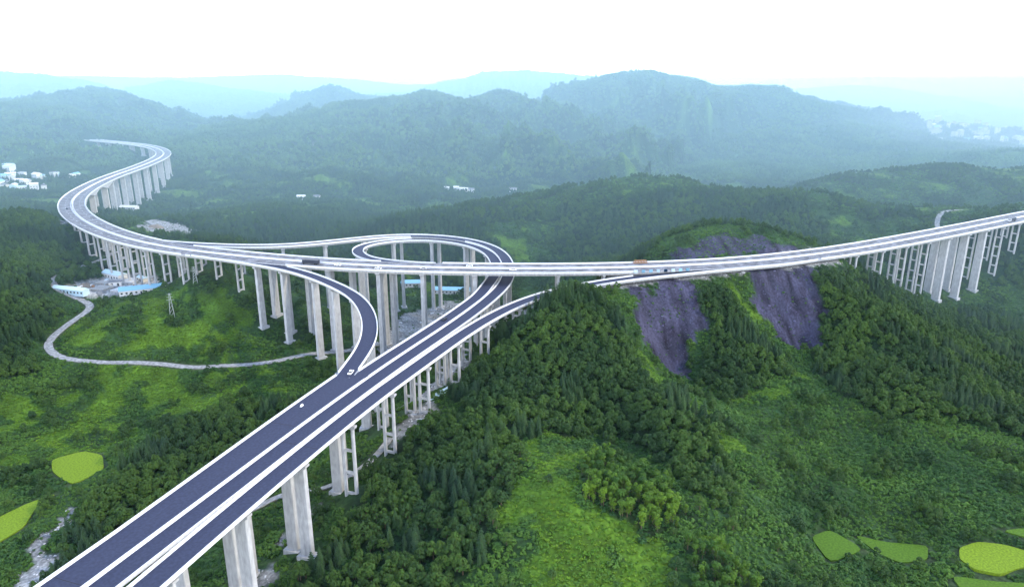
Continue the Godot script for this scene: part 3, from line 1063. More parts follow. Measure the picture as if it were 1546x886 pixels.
func build_viaducts() -> void:
	var m := thing("main_viaduct", "long grey main viaduct with two carriageways sweeping across the whole valley", "viaduct", Vector3(-70, 46, -461), 0, "viaducts of the interchange")
	for key in ["main_near", "main_far"]:
		build_deck(m, key, mats.worn_asphalt, mats.concrete, true, 0)
	for key in ["main_near", "main_far"]:
		var haunch := [-760.0, -822.0, -884.0]
		last_pier = Vector3(1e6, 0, 0)
		piers_along(m, key, 3, 2, func(p, clear):
			if p.x < -400 and p.z < -728 and p.z > -912: return ""
			var every := 30.0 if p.x > -195 else (20.0 if p.z > -728 else 42.0)
			if along_main(p) < every: return ""
			last_pier = p
			return "tower" if clear > (48.0 if p.x > 200 else 38.0) or p.z < -900 else "portal", mats.concrete, ["main_near", "main_far"])
		var d: Dictionary = decks[key]
		for z in haunch:
			var best := 0
			for i in d.pts.size():
				if d.pts[i].x < -300 and absf(d.pts[i].z - z) < absf(d.pts[best].z - z): best = i
			pier(m, d.pts[best], d.right[best], d.pts[best].y - d.depth[best] + 0.1, "tower", mats.old_concrete)
	var specs := [
		["west_ramp", "ramp_viaduct", "curved single-lane ramp bridge in front, bending down from the main viaduct to the gore", ["west_ramp"], 8, 7, 14.0],
		["outer_loop", "ramp_viaduct", "outer ramp of the round loop, running on as the middle lane of the foreground road", ["outer_loop", "approach", "inner_loop"], 5, 8, 34.0],
		["inner_loop", "ramp_viaduct", "tight inner ramp of the round loop behind the main viaduct", ["inner_loop", "outer_loop"], 10, 8, 34.0],
		["approach", "approach_viaduct", "wide dark left lane of the foreground road between white barriers", ["approach", "outer_loop", "west_ramp"], 3, 8, 40.0],
		["east_ramp", "ramp_viaduct", "rightmost lane of the foreground road, climbing behind the wooded hill to the main viaduct", ["east_ramp"], 2, 8, 37.0],
	]
	for s in specs:
		var d: Dictionary = decks[s[0]]
		var mid: Vector3 = d.pts[d.pts.size() / 2]
		var t := thing(s[1], s[2], "viaduct", Vector3(mid.x, height(mid.x, mid.z), mid.z), 0, "viaducts of the interchange")
		build_deck(t, s[0], mats.asphalt, mats.concrete, false, 24 if s[0] in ["approach", "east_ramp", "outer_loop"] else 0)
		var limit: float = s[6]
		var most := -1e9
		piers_along(t, s[0], s[4], s[5], func(p, clear): return "wall" if clear > limit else "portal", mats.concrete, s[3])
# ------------------------------------------------------------------ things round the site
func on_road(key: String, x: float, z: float, side: float) -> Array:
	var d: Dictionary = decks[key]
	var best := 1
	for i in range(1, d.pts.size() - 1):
		if Vector2(d.pts[i].x - x, d.pts[i].z - z).length() < Vector2(d.pts[best].x - x, d.pts[best].z - z).length(): best = i
	var r: Vector3 = d.right[best]
	return [d.pts[best] + r * side + Vector3(0, 0.1, 0), atan2(-r.z, r.x) + PI / 2]

func wheels(t: Node3D, xs_: Array, half: float, r: float) -> void:
	var key := "wheel%.2f" % r
	if not shared.has(key):
		var st := begin()
		for i in 12:
			var a := TAU * i / 12
			var b := TAU * (i + 1) / 12
			var p := Vector3(cos(a) * r, sin(a) * r, 0)
			var q := Vector3(cos(b) * r, sin(b) * r, 0)
			var w := Vector3(0, 0, r * 0.3)
			quad(st, p - w, q - w, q + w, p + w)
			st.add_vertex(w); st.add_vertex(p + w); st.add_vertex(q + w)
			st.add_vertex(-w); st.add_vertex(q - w); st.add_vertex(p - w)
		shared[key] = done(st)
	for x in xs_:
		for s in [-1, 1]:
			put("wheel", shared[key], mats.tyre, t, Vector3(x, r, half * s))

func car(label: String, where: Array, paint: Material) -> void:
	var t := thing("car", label, "car", where[0], where[1], "cars on the viaducts")
	if not shared.has("car_body"):
		var st := begin()
		frustum(st, Vector3.ZERO, 2.2, 0.85, 2.25, 0.88, 0.28, 0.6)
		frustum(st, Vector3.ZERO, 2.25, 0.88, 2.1, 0.8, 0.6, 0.92)
		shared.car_body = done(st)
		st = begin()
		frustum(st, Vector3(-0.15, 0, 0), 1.35, 0.76, 0.85, 0.62, 0.92, 1.4)
		shared.car_glass = done(st)
		st = begin()
		frustum(st, Vector3(-0.15, 0, 0), 0.84, 0.61, 0.8, 0.58, 1.403, 1.46)
		shared.car_roof = done(st)
	put("body", shared.car_body, paint, t)
	put("window", shared.car_glass, mats.dark_window, t)
	put("roof", shared.car_roof, paint, t)
	wheels(t, [-1.35, 1.35], 0.8, 0.33)

func truck(label: String, where: Array, cab_paint: Material, cargo: Material, long: float) -> void:
	var t := thing("truck", label, "truck", where[0], where[1], "trucks on the viaducts")
	var st := begin()
	box(st, Vector3(-0.9, 0.85, 0), Vector3(long, 0.3, 2.2))
	put("chassis", done(st), mats.dark_paint, t)
	st = begin()
	frustum(st, Vector3(long / 2 - 0.2, 0, 0), 1.1, 1.2, 0.95, 1.12, 0.6, 3.0)
	put("cab", done(st), cab_paint, t)
	st = begin()
	box(st, Vector3(long / 2 + 0.86, 2.3, 0), Vector3(0.12, 0.8, 1.9))
	put("windscreen", done(st), mats.dark_window, t)
	st = begin()
	frustum(st, Vector3(-1.3, 0, 0), long / 2 - 0.2, 1.2, long / 2 - 0.25, 1.22, 1.02, 3.3)
	put("cargo_box", done(st), cargo, t)
	wheels(t, [-long / 2 + 0.4, -long / 2 + 1.6, long / 2 - 0.3], 1.05, 0.5)

# a gabled or flat-roofed house; windows and a door on the long sides
func house(called: String, label: String, x: float, z: float, size: Vector3, turn: float, wall: Material, roof: Material, gable: bool, group: String, detail: bool, sink := 1.2) -> void:
	var y := height(x, z)
	var t := thing(called, label, "building" if called != "shed" else "shed", Vector3(x, y, z), turn, group)
	var st := begin()
	box(st, Vector3(0, size.y / 2 - sink / 2, 0), Vector3(size.x, size.y + sink, size.z))
	put("wall", done(st), wall, t)
	st = begin()
	var hx := size.x / 2 + 0.5
	var hz := size.z / 2 + 0.5
	if gable:
		var rise := size.z * 0.28
		var a := [Vector3(-hx, size.y, -hz), Vector3(hx, size.y, -hz), Vector3(hx, size.y, hz), Vector3(-hx, size.y, hz)]
		var e0 := Vector3(-hx, size.y + rise, 0)
		var e1 := Vector3(hx, size.y + rise, 0)
		quad(st, a[0], e0, e1, a[1])
		quad(st, a[2], e1, e0, a[3])
		st.add_vertex(a[0]); st.add_vertex(a[3]); st.add_vertex(e0)
		st.add_vertex(a[1]); st.add_vertex(e1); st.add_vertex(a[2])
		quad(st, a[0], a[1], a[2], a[3])
	else:
		box(st, Vector3(0, size.y + 0.2, 0), Vector3(size.x + 0.6, 0.4, size.z + 0.6))
	put("roof", done(st), roof, t)
	if not detail: return
	if not shared.has("pane"):
		shared.pane = box_mesh(Vector3(1.4, 1.3, 0.12))
		shared.house_door = box_mesh(Vector3(1.3, 2.2, 0.12))
	var floors := int(size.y / 2.9)
	for f in maxi(floors, 1):
		var n := int(size.x / 3.2)
		for i in n:
			for s in [-1, 1]:
				var at := Vector3((i + 0.5) * size.x / n - size.x / 2, 1.7 + f * 2.9, s * (size.z / 2 + 0.03))
				if f == 0 and i == n / 2:
					put("door", shared.house_door, mats.dark_window, t, at - Vector3(0, 0.6, 0))
				else:
					put("window", shared.pane, mats.dark_window, t, at)

func rock_mesh(seed_: int) -> ArrayMesh:
	rng.seed = seed_
	var st := begin()
	var v := []
	for q in [Vector3(-1, 0, -1), Vector3(1, 0, -1), Vector3(1, 0, 1), Vector3(-1, 0, 1), Vector3(-0.6, 0.8, -0.7), Vector3(0.7, 0.7, -0.5), Vector3(0.6, 0.9, 0.6), Vector3(-0.7, 0.6, 0.7)]:
		v.append(q * 0.5 + rnd_dir() * 0.16)
	for f in [[0, 4, 5, 1], [1, 5, 6, 2], [2, 6, 7, 3], [3, 7, 4, 0], [4, 7, 6, 5]]:
		quad(st, v[f[0]], v[f[1]], v[f[2]], v[f[3]])
	return done(st)

func rocks() -> void:
	var stone := surface("stone", Color.WHITE, 0.95)
	stone.vertex_color_use_as_albedo = true
	var meshes := [rock_mesh(201), rock_mesh(202), rock_mesh(203)]
	var bufs := {SCREE: [], BARE: []}
	for k in bufs:
		for i in 3: bufs[k].append(PackedFloat32Array())
	rng.seed = 210
	for pass_ in 1:
		var z := -180.0
		while z > -800.0:
			var x := -430.0
			while x < 240.0:
				var px := x + rng.randf_range(-0.7, 0.7)
				var pz := z + rng.randf_range(-0.7, 0.7)
				x += 1.4
				var k := cover_at(px, pz)
				if not bufs.has(k): continue
				if rng.randf() > (0.75 if k == SCREE else 0.22): continue
				var s := (rng.randf_range(0.2, 0.5) if k == SCREE else rng.randf_range(0.35, 0.9)) * (2.6 if rng.randf() < 0.03 else 1.0)
				var c := Color(0.062, 0.059, 0.100) * (1.0 + 0.7 * patch.get_noise_2d(px * 4.0, pz * 1.2)) if k == SCREE else Color(0.34, 0.34, 0.34)
				var g := rng.randf_range(0.55, 1.5)
				if k == SCREE and rng.randf() < 0.003: g = 3.5
				var a := rng.randf() * TAU
				bufs[k][rng.randi() % 3].append_array(PackedFloat32Array([s * cos(a) * 1.5, 0, s * sin(a), px, 0, s, 0, height(px, pz) - 0.1, -s * sin(a) * 1.5, 0, s * cos(a), pz, c.r * g, c.g * g, c.b * g, 1]))
			z -= 1.4
	for k in bufs:
		var holder := thing("scree" if k == SCREE else "rubble", "loose purple-grey rock fragments on the scree slopes" if k == SCREE else "pale rubble and broken stone on the bare ground under the viaducts", "rocks")
		holder.set_meta("kind", "stuff")
		for i in 3:
			var mm := MultiMesh.new()
			mm.transform_format = MultiMesh.TRANSFORM_3D
			mm.use_colors = true
			mm.mesh = meshes[i]
			mm.instance_count = bufs[k][i].size() / 16
			mm.buffer = bufs[k][i]
			var o := MultiMeshInstance3D.new()
			o.name = "stones"
			o.multimesh = mm
			o.material_override = stone
			o.set_meta("kind", "stuff")
			holder.add_child(o, true)

func build_site() -> void:
	rocks()
	rng.seed = 300
	# traffic
	car("white car on the main viaduct just behind the dark lorry", on_road("main_near", -117, -465, 1.5), mats.white_paint)
	car("white car on the main viaduct above the tall pier left of the loop's centre", on_road("main_near", -88, -463, -1.5), mats.white_paint)
	car("silver car on the main viaduct in front of the middle of the loop", on_road("main_near", -60, -461, 1.5), mats.silver_paint)
	car("white car on the main viaduct in front of the right half of the loop", on_road("main_far", -31, -460, -1.5), mats.white_paint)
	car("white car on the main viaduct over the place where the loop passes under", on_road("main_near", -1, -457, 1.5), mats.white_paint)
	car("dark car on the main viaduct at the tip of the left bend", on_road("main_near", -440, -690, 1.5), mats.dark_paint)
	car("small dark car coming down the loop ramp towards the gore", on_road("inner_loop", -35, -378, 1.0), mats.dark_paint)
	car("white car stopped at the white gore where the curved ramp meets the approach", on_road("west_ramp", -77.5, -300, -1.8), mats.white_paint)
	truck("long dark lorry on the main viaduct near the split of the curved ramp", on_road("main_near", -137, -474, 1.4), mats.dark_paint, mats.dark_paint, 10.5)
	truck("dark lorry with a pale cab near the right end of the main viaduct", on_road("main_near", 450, -632, 0.5), mats.silver_paint, mats.dark_paint, 8.5)
	# white water-filled road block on the approach
	var w := on_road("approach", -79, -266, 3.2)
	var t := thing("road_block", "small white plastic road block standing on the wide approach lane", "road block", w[0], w[1])
	var st := begin()
	frustum(st, Vector3.ZERO, 0.8, 0.3, 0.7, 0.12, 0.15, 0.9)
	put("body", done(st), mats.white_paint, t)
	st = begin()
	box(st, Vector3(0, 0.075, 0), Vector3(1.8, 0.15, 0.7))
	put("base", done(st), mats.white_paint, t)
	# blue hoarding along the main road where the right ramp joins
	var fence := thing("hoarding", "blue sheet-metal hoarding beside the main viaduct where the right ramp joins", "fence", Vector3(88, 107, -451))
	var panel := box_mesh(Vector3(2.3, 2.0, 0.08))
	var post := box_mesh(Vector3(0.12, 2.4, 0.12))
	for i in 16:
		var q := Vector3(82 + i * 2.45, 0, 0)
		var near: Array = on_road("main_near", q.x, -455, -6.75)
		var p: Vector3 = near[0]
		put("panel", panel, mats.blue_sheet if i % 5 else mats.pale_blue_sheet, fence, p + Vector3(0, 0.6, 0) - fence.position, near[1] + PI / 2 + PI / 2)
		put("post", post, mats.steel, fence, p + Vector3(-1.22, 0.5, 0.1) - fence.position, near[1])
	# rusty steel frame at the far kerb of the main road
	var f := on_road("main_far", 90, -462, 4.2)
	t = thing("steel_frame", "rusty brown steel launching frame standing at the far edge of the main viaduct", "frame", f[0], f[1])
	for s in [-1.0, 1.0]:
		st = begin()
		bar(st, Vector3(-5, 0.3, s * 0.8), Vector3(5, 0.3, s * 0.8), 0.3)
		bar(st, Vector3(-4, 2.0, s * 0.8), Vector3(4, 2.0, s * 0.8), 0.3)
		for i in 5:
			bar(st, Vector3(-5 + i * 2.0, 0.3, s * 0.8), Vector3(-4 + i * 2.0, 2.0, s * 0.8), 0.2)
			bar(st, Vector3(-4 + i * 2.0, 2.0, s * 0.8), Vector3(-3 + i * 2.0, 0.3, s * 0.8), 0.2)
		put("truss", done(st), mats.rust, t)
	for i in 5:
		st = begin()
		bar(st, Vector3(-4 + i * 2.0, 2.0, -0.8), Vector3(-4 + i * 2.0, 2.0, 0.8), 0.2)
		put("crossbar", done(st), mats.rust, t)
	# lattice pylon on the green mound
	pylon(Vector3(-240, height(-240, -470), -470), 17.0, "slim pale lattice pylon standing on the green mound")
	pylon(Vector3(-236, height(-236, -503), -503), 12.0, "short pale lattice pylon higher up on the green mound near the piers")
	# construction yard
	house("shed", "long pale blue shed along the left edge of the construction yard", -340, -518, Vector3(30, 3.6, 6), -0.28, mats.pale_blue_sheet, mats.pale_blue_sheet, true, "sheds of the construction yard", true)
	house("shed", "long bright blue roofed shed at the right corner of the construction yard", -287, -521, Vector3(30, 3.6, 9), 0.42, mats.white_wall, mats.blue_sheet, true, "sheds of the construction yard", true)
	house("shed", "white shed with a pale blue roof at the back of the construction yard", -330, -562, Vector3(22, 4.0, 8), -0.5, mats.white_wall, mats.pale_blue_sheet, true, "sheds of the construction yard", true)
	house("shed", "small white cabin in the middle of the construction yard", -318, -541, Vector3(9, 3.0, 5), 0.3, mats.white_wall, mats.grey_roof, false, "sheds of the construction yard", true)
	house("shed", "small cream cabin beside the rear piers of the construction yard", -302, -553, Vector3(10, 3.0, 5), -0.6, mats.cream_wall, mats.pale_blue_sheet, true, "sheds of the construction yard", true)
	for row in 4:
		var where: Vector2 = [Vector2(-328, -531), Vector2(-310, -528), Vector2(-334, -548), Vector2(-316, -552)][row]
		for i in 7:
			var x := where.x + i * 1.7
			var z := where.y + i * 0.5
			var o := thing("concrete_beam", "pale precast concrete beam lying in the %s row of the construction yard" % ["front left", "front right", "rear left", "rear right"][row], "beam", Vector3(x, height(x, z) + 0.03, z), -0.3, "precast beams in the yard")
			if not shared.has("beam"):
				st = begin()
				frustum(st, Vector3.ZERO, 0.45, 6.0, 0.45, 6.0, 0.0, 0.3)
				frustum(st, Vector3.ZERO, 0.2, 6.0, 0.2, 6.0, 0.3, 1.1)
				frustum(st, Vector3.ZERO, 0.55, 6.0, 0.55, 6.0, 1.1, 1.4)
				shared.beam = done(st)
			put("girder", shared.beam, mats.barrier if row % 2 else mats.old_concrete, o)
	# stacks of blocks, planks and covered goods
	var goods := [["white bags", mats.white_wall], ["grey blocks", mats.old_concrete], ["tan planks", mats.cream_wall], ["goods under pale blue sheeting", mats.pale_blue_sheet], ["rusty steel bars", mats.rust]]
	var corners := [["left", Vector2(-341, -530)], ["middle", Vector2(-322, -545)], ["right", Vector2(-298, -534)], ["rear", Vector2(-325, -556)]]
	for i in 44:
		var part: Array = corners[i % 4]
		var g: Array = goods[(i / 4) % 5]
		var x: float = part[1].x + rng.randf_range(-9, 9)
		var z: float = part[1].y + rng.randf_range(-7, 7)
		var o := thing("material_stack", "stack of %s in the %s part of the construction yard" % [g[0], part[0]], "stack", Vector3(x, height(x, z), z), rng.randf() * PI, "stacks in the construction yard")
		var h := rng.randf_range(0.8, 2.0)
		var wide := rng.randf_range(1.0, 2.2)
		for lay in 3:
			st = begin()
			var sx := wide * rng.randf_range(0.85, 1.0)
			frustum(st, Vector3(rng.randf_range(-0.1, 0.1), 0, 0), sx, 1.0, sx * 0.97, 0.97, -0.3 if lay == 0 else h * lay / 3.0 + 0.01, h * (lay + 1) / 3.0)
			put("layer", done(st), g[1], o)
	heap("gravel_heap", "tan heap of sand at the left end of the construction yard", Vector2(-339, -536), 6.0, 2.6, Color(0.36, 0.29, 0.22))
	heap("gravel_heap", "grey gravel heap between the beams of the construction yard", Vector2(-318, -520), 4.0, 2.0, Color(0.3, 0.3, 0.31))
	heap("gravel_heap", "brown earth heap behind the main viaduct on the cleared ground", Vector2(-372, -720), 9.0, 3.4, Color(0.32, 0.26, 0.2))
	heap("gravel_heap", "pale stone heap on the bare ground inside the loop", Vector2(-66, -505), 6.0, 2.2, Color(0.42, 0.41, 0.4))
	# pale tarpaulin over the bank under the right lane
	st = begin()
	for i in 6:
		for j in 5:
			var c := []
			for q in [[0, 0], [1, 0], [1, 1], [0, 1]]:
				var x: float = -46.0 + (i + q[0]) * 2.0
				var z: float = -344.0 + (j + q[1]) * 2.2
				c.append(Vector3(x, height(x, z) + 0.35 + 0.15 * sin(x * 2.0 + z), z))
			quad(st, c[0], c[1], c[2], c[3])
	tag(put("tarpaulin", done(st), mats.pale_blue_sheet, self), "pale blue tarpaulin spread over the bank under the foreground road", "tarpaulin")
	# buildings
	house("house", "long low white building beyond the left bend of the main viaduct", -528, -960, Vector3(24, 6, 9), -0.15, mats.white_wall, mats.white_wall, true, "", true)
	house("shed", "blue roofed site shed in the valley seen through the loop's left piers", -92, -622, Vector3(20, 3.5, 8), 0.1, mats.white_wall, mats.blue_sheet, true, "site sheds in the valley", true)
	house("shed", "long blue roofed site shed in the valley seen through the loop's right piers", -52, -612, Vector3(38, 3.5, 8), -0.08, mats.white_wall, mats.blue_sheet, true, "site sheds in the valley", true)
	var spots := [[-82, -1190, 14], [-70, -1200, 10], [-95, -1196, 9], [2, -1192, 12], [-322, -1068, 12], [-300, -1075, 9], [-110, -1180, 8]]
	var names := ["largest of the white houses at the foot of the mountain behind the loop", "white house right beside the largest one at the mountain foot", "white house left of the largest one at the mountain foot", "lone white house at the mountain foot to the right of the others", "white farmhouse in the fields left of the mountain foot", "smaller white farmhouse in the fields left of the mountain foot", "smallest white house at the mountain foot behind the loop"]
	for i in spots.size():
		house("house", names[i], spots[i][0], spots[i][1], Vector3(spots[i][2], 5.5, 7), rng.randf_range(-0.4, 0.4), mats.white_wall, mats.grey_roof if i % 2 else mats.white_wall, true, "houses at the mountain foot", true)
	# village behind the left hill, town in the haze on the right
	var tones := [mats.white_wall, mats.cream_wall, mats.white_wall, mats.pale_blue_sheet]
	var roofs := [mats.grey_roof, mats.white_wall, mats.blue_sheet, mats.pale_blue_sheet, mats.cream_wall]
	for i in 34:
		var x := rng.randf_range(-900, -730)
		var z := rng.randf_range(-1210, -1080) 
		house("house", ["white", "cream", "white", "pale blue"][i % 4] + " " + ["flat-roofed", "gabled", "gabled"][i % 3] + " house with " + ["grey", "white", "blue", "pale blue", "cream"][i % 5] + " roof in the village behind the left hill", x, z, Vector3(rng.randf_range(8, 15), rng.randf_range(4, 9), rng.randf_range(7, 10)), rng.randf() * PI, tones[i % 4], roofs[i % 5], i % 3 > 0, "houses of the village behind the left hill", i % 2 == 0)
	for i in 90:
		var a := rng.randf()
		var x := 1230.0 + a * 330.0 + rng.randf_range(-60, 60)
		var z := -2250.0 + rng.randf_range(-230, 230)
		house("house", ["grey", "cream", "pale grey"][i % 3] + " " + ["gabled", "flat-roofed", "flat-roofed"][i % 3] + " town building with " + ["dark grey", "pale grey", "blue", "dark grey", "cream"][i % 5] + " roof in the hazy right valley", x, z, Vector3(rng.randf_range(10, 20), rng.randf_range(7, 20), rng.randf_range(9, 14)), rng.randf() * PI, [mats.town_wall, mats.cream_wall, mats.town_wall][i % 3], [mats.grey_roof, mats.town_wall, mats.blue_sheet, mats.grey_roof, mats.cream_wall][i % 5], i % 3 == 0, "houses of the hazy town", false, 4.0)

func pylon(at: Vector3, tall: float, label: String) -> void:
	var t := thing("pylon", label, "pylon", at, 0.4, "lattice pylons on the mound")
	var st := begin()
	for s in [[-1, -1], [1, -1], [1, 1], [-1, 1]]:
		bar(st, Vector3(s[0] * 1.5, -0.5, s[1] * 1.5), Vector3(s[0] * 0.25, tall, s[1] * 0.25), 0.28)
	put("leg_frame", done(st), mats.steel, t)
	st = begin()
	for k in 6:
		var f0 := k / 6.0
		var f1 := (k + 1) / 6.0
		var w0 := lerpf(1.5, 0.25, f0)
		var w1 := lerpf(1.5, 0.25, f1)
		for s in [-1.0, 1.0]:
			bar(st, Vector3(-w0, tall * f0, w0 * s), Vector3(w1, tall * f1, w1 * s), 0.14)
			bar(st, Vector3(w0 * s, tall * f0, -w0), Vector3(w1 * s, tall * f1, w1), 0.14)
	put("bracing", done(st), mats.steel, t)
	for k in 3:
		st = begin()
		var y := tall * (0.72 + 0.12 * k)
		bar(st, Vector3(-2.6 + 0.5 * k, y, 0), Vector3(2.6 - 0.5 * k, y, 0), 0.22)
		put("cross_arm", done(st), mats.steel, t)

func heap(called: String, label: String, at: Vector2, r: float, h: float, col: Color) -> void:
	var m := surface("heap%d" % mats.size(), col, 0.95, mats.rubble.albedo_texture, Vector3(0.2, 0.2, 0.2))
	var st := begin()
	var ring := []
	for k in 4:
		var row := []
		for i in 14:
			var a := TAU * i / 14
			var f := 1.0 - k / 3.6
			var w := 1.0 + 0.3 * patch.get_noise_2d(at.x + cos(a) * 40, at.y + sin(a) * 40)
			row.append(Vector3(cos(a) * r * f * w, -0.6 if k == 0 else h * (1.0 - f * f) * (1.0 + 0.2 * sin(a * 3)), sin(a) * r * f * w))
		ring.append(row)
	for k in 3:
		for i in 14:
			var j := (i + 1) % 14
			quad(st, ring[k][i], ring[k + 1][i], ring[k + 1][j], ring[k][j])
	for i in 14:
		st.add_vertex(ring[3][i]); st.add_vertex(Vector3(0, h, 0)); st.add_vertex(ring[3][(i + 1) % 14])
	var o := put(called, done(st), m, self, Vector3(at.x, height(at.x, at.y), at.y))
	tag(o, label, "heap", "heaps of loose material")
# ------------------------------------------------------------------ plants
var pv_ := PackedVector3Array()
var pn_ := PackedVector3Array()
var pc_ := PackedColorArray()

func leaf_start() -> void:
	pv_ = PackedVector3Array(); pn_ = PackedVector3Array(); pc_ = PackedColorArray()

# a folded leaf spray: two triangles that share a rib
func spray(c: Vector3, along: Vector3, across: Vector3, bend: Vector3, col: Color) -> void:
	var a := c - along
	var b := c + along
	var l := c - across + bend
	var r := c + across + bend
	for t in [[a, l, b], [a, b, r]]:
		var n: Vector3 = (t[2] - t[0]).cross(t[1] - t[0]).normalized()
		for q in t:
			pv_.append(q); pn_.append(n); pc_.append(col)

func leaf_done() -> ArrayMesh:
	var arr := []
	arr.resize(Mesh.ARRAY_MAX)
	arr[Mesh.ARRAY_VERTEX] = pv_
	arr[Mesh.ARRAY_NORMAL] = pn_
	arr[Mesh.ARRAY_COLOR] = pc_
	var m := ArrayMesh.new()
	m.add_surface_from_arrays(Mesh.PRIMITIVE_TRIANGLES, arr)
	m.surface_set_material(0, mats.leaf)
	return m

func rnd_dir() -> Vector3:
	return Vector3(rng.randfn(), rng.randfn(), rng.randfn()).normalized()

func leaf_tint(spread := 0.35) -> Color:
	var k := 1.0 + rng.randf_range(-spread, spread)
	return Color(k * rng.randf_range(0.85, 1.2), k, k * rng.randf_range(0.8, 1.2))

func lay_leaf(c: Vector3, n: Vector3, size: float) -> void:
	var a := n.cross(rnd_dir()).normalized()
	var b := n.cross(a)
	spray(c, a * size * rng.randf_range(0.7, 1.2), b * size * rng.randf_range(0.4, 0.7), -n * size * rng.randf_range(0.1, 0.4), leaf_tint())

# crown of several lobes; leaves lie over each lobe and stick out unevenly
func lobed(lobes: Array, per_lobe: int, size: float) -> void:
	for l in lobes:
		var c: Vector3 = l[0]
		var r: float = l[1]
		for i in per_lobe:
			var d := rnd_dir()
			if d.y < -0.5: d.y = -d.y
			var inside := false
			var p := c + d * r * rng.randf_range(0.75, 1.12)
			for o in lobes:
				if o != l and p.distance_to(o[0]) < o[1] * 0.72: inside = true
			if inside: continue
			lay_leaf(p, (d + rnd_dir() * 0.32 + Vector3(0, 0.2, 0)).normalized(), size)

func broadleaf(seed_: int, tall: float, per: int, size: float) -> ArrayMesh:
	rng.seed = seed_
	leaf_start()
	var lobes := [[Vector3(0, tall * 0.72, 0), 1.9]]
	for i in 7:
		var a := TAU * i / 7.0 + rng.randf() * 0.8
		var r := rng.randf_range(1.2, 2.1)
		lobes.append([Vector3(cos(a) * r, tall * rng.randf_range(0.38, 0.78), sin(a) * r), rng.randf_range(1.0, 1.6)])
	lobes.append([Vector3(rng.randf_range(-0.6, 0.6), tall * 0.9, rng.randf_range(-0.6, 0.6)), 1.2])
	lobed(lobes, per, size)
	return leaf_done()

func fir(seed_: int, tall: float, tiers: int, arms: int) -> ArrayMesh:
	rng.seed = seed_
	leaf_start()
	for t in tiers:
		var f := (t + 0.5) / tiers
		var y := tall * (0.14 + 0.84 * f)
		var reach := 2.3 * pow(1.0 - f, 0.75) + 0.25
		for i in arms:
			var a := TAU * (i + rng.randf() * 0.7) / arms + t
			var out := Vector3(cos(a), 0, sin(a))
			var rr := reach * rng.randf_range(0.75, 1.15)
			var c := Vector3(0, y + rng.randf_range(-0.3, 0.3), 0) + out * rr * 0.55 - Vector3(0, rr * 0.18, 0)
			spray(c, (out * 0.5 - Vector3(0, 0.18, 0)) * rr, out.cross(Vector3.UP) * rr * 0.34, Vector3(0, -0.16 * rr, 0), leaf_tint())
	return leaf_done()

func bamboo(seed_: int, tall: float, culms: int, per: int) -> ArrayMesh:
	rng.seed = seed_
	leaf_start()
	for k in culms:
		var a := TAU * k / culms + rng.randf()
		var out := Vector3(cos(a), 0, sin(a))
		var reach := rng.randf_range(0.2, 1.3)
		var h := tall * rng.randf_range(0.75, 1.1)
		var lobe := out * reach + Vector3(0, h * 0.82, 0)
		var r := rng.randf_range(0.75, 1.05)
		for i in per:
			var d := rnd_dir()
			if d.y < -0.3: d.y = -d.y
			# a drooping plume: leaves thin out downwards along the bent culm
			var p := lobe + Vector3(d.x * r, d.y * r * 1.1, d.z * r) if i % 4 else out * reach * rng.randf() + Vector3(d.x * 0.5, h * rng.randf_range(0.3, 0.75), d.z * 0.5)
			lay_leaf(p, (d + rnd_dir() * 0.35 + Vector3(0, 0.3, 0)).normalized(), 0.42)
	return leaf_done()

func shrub(seed_: int, leaves: int, size: float) -> ArrayMesh:
	rng.seed = seed_
	leaf_start()
	var lobes := [[Vector3(0, 0.35, 0), 0.75]]
	for i in 3:
		var a := TAU * i / 3.0 + rng.randf()
		lobes.append([Vector3(cos(a) * 0.55, rng.randf_range(0.2, 0.5), sin(a) * 0.55), rng.randf_range(0.4, 0.6)])
	lobed(lobes, leaves / 4, size)
	return leaf_done()

func tuft(seed_: int) -> ArrayMesh:
	rng.seed = seed_
	leaf_start()
	for i in 9:
		var a := rng.randf() * TAU
		var out := Vector3(cos(a), 0, sin(a))
		var c := out * rng.randf_range(0.1, 0.7) + Vector3(0, 0.32, 0)
		spray(c, (out * rng.randf_range(0.2, 0.6) + Vector3(0, 0.38, 0)), out.cross(Vector3.UP) * 0.2, Vector3(0, 0.08, 0), leaf_tint(0.25))
	return leaf_done()

func far_crown(seed_: int, leaves: int, tall: float) -> ArrayMesh:
	rng.seed = seed_
	leaf_start()
	lobed([[Vector3(0, 0.75 * tall, 0), 0.62], [Vector3(0.35, 0.45 * tall, 0.2), 0.55], [Vector3(-0.35, 0.5 * tall, -0.15), 0.55], [Vector3(0.0, 0.4 * tall, -0.45), 0.5]], leaves / 4, 0.42)
	return leaf_done()

func trunk_mesh(tall: float, r: float, limbs: int, seed_: int) -> ArrayMesh:
	rng.seed = seed_
	var st := begin()
	frustum(st, Vector3.ZERO, r, r, r * 0.6, r * 0.6, -0.6, tall * 0.5)
	frustum(st, Vector3.ZERO, r * 0.6, r * 0.6, r * 0.2, r * 0.2, tall * 0.5, tall * 0.92)
	for i in limbs:
		var a := TAU * i / limbs + rng.randf()
		var y := tall * rng.randf_range(0.3, 0.6)
		bar(st, Vector3(0, y, 0), Vector3(cos(a) * 1.5, y + tall * 0.16, sin(a) * 1.5), r * 0.5)
	return done(st)

var layers := {}    # name -> list of {mesh, buf, n}

func layer(called: String, meshes: Array) -> void:
	var a := []
	for m in meshes:
		a.append({"mesh": m, "buf": PackedFloat32Array()})
	layers[called] = a

func plant(called: String, p: Vector3, w: float, h: float, col: Color) -> void:
	var a: Array = layers[called]
	var e: Dictionary = a[rng.randi() % a.size()]
	var t := rng.randf() * TAU
	var c := cos(t)
	var s := sin(t)
	e.buf.append_array(PackedFloat32Array([w * c, 0, w * s, p.x, 0, h, 0, p.y, -w * s, 0, w * c, p.z, col.r, col.g, col.b, 1.0]))

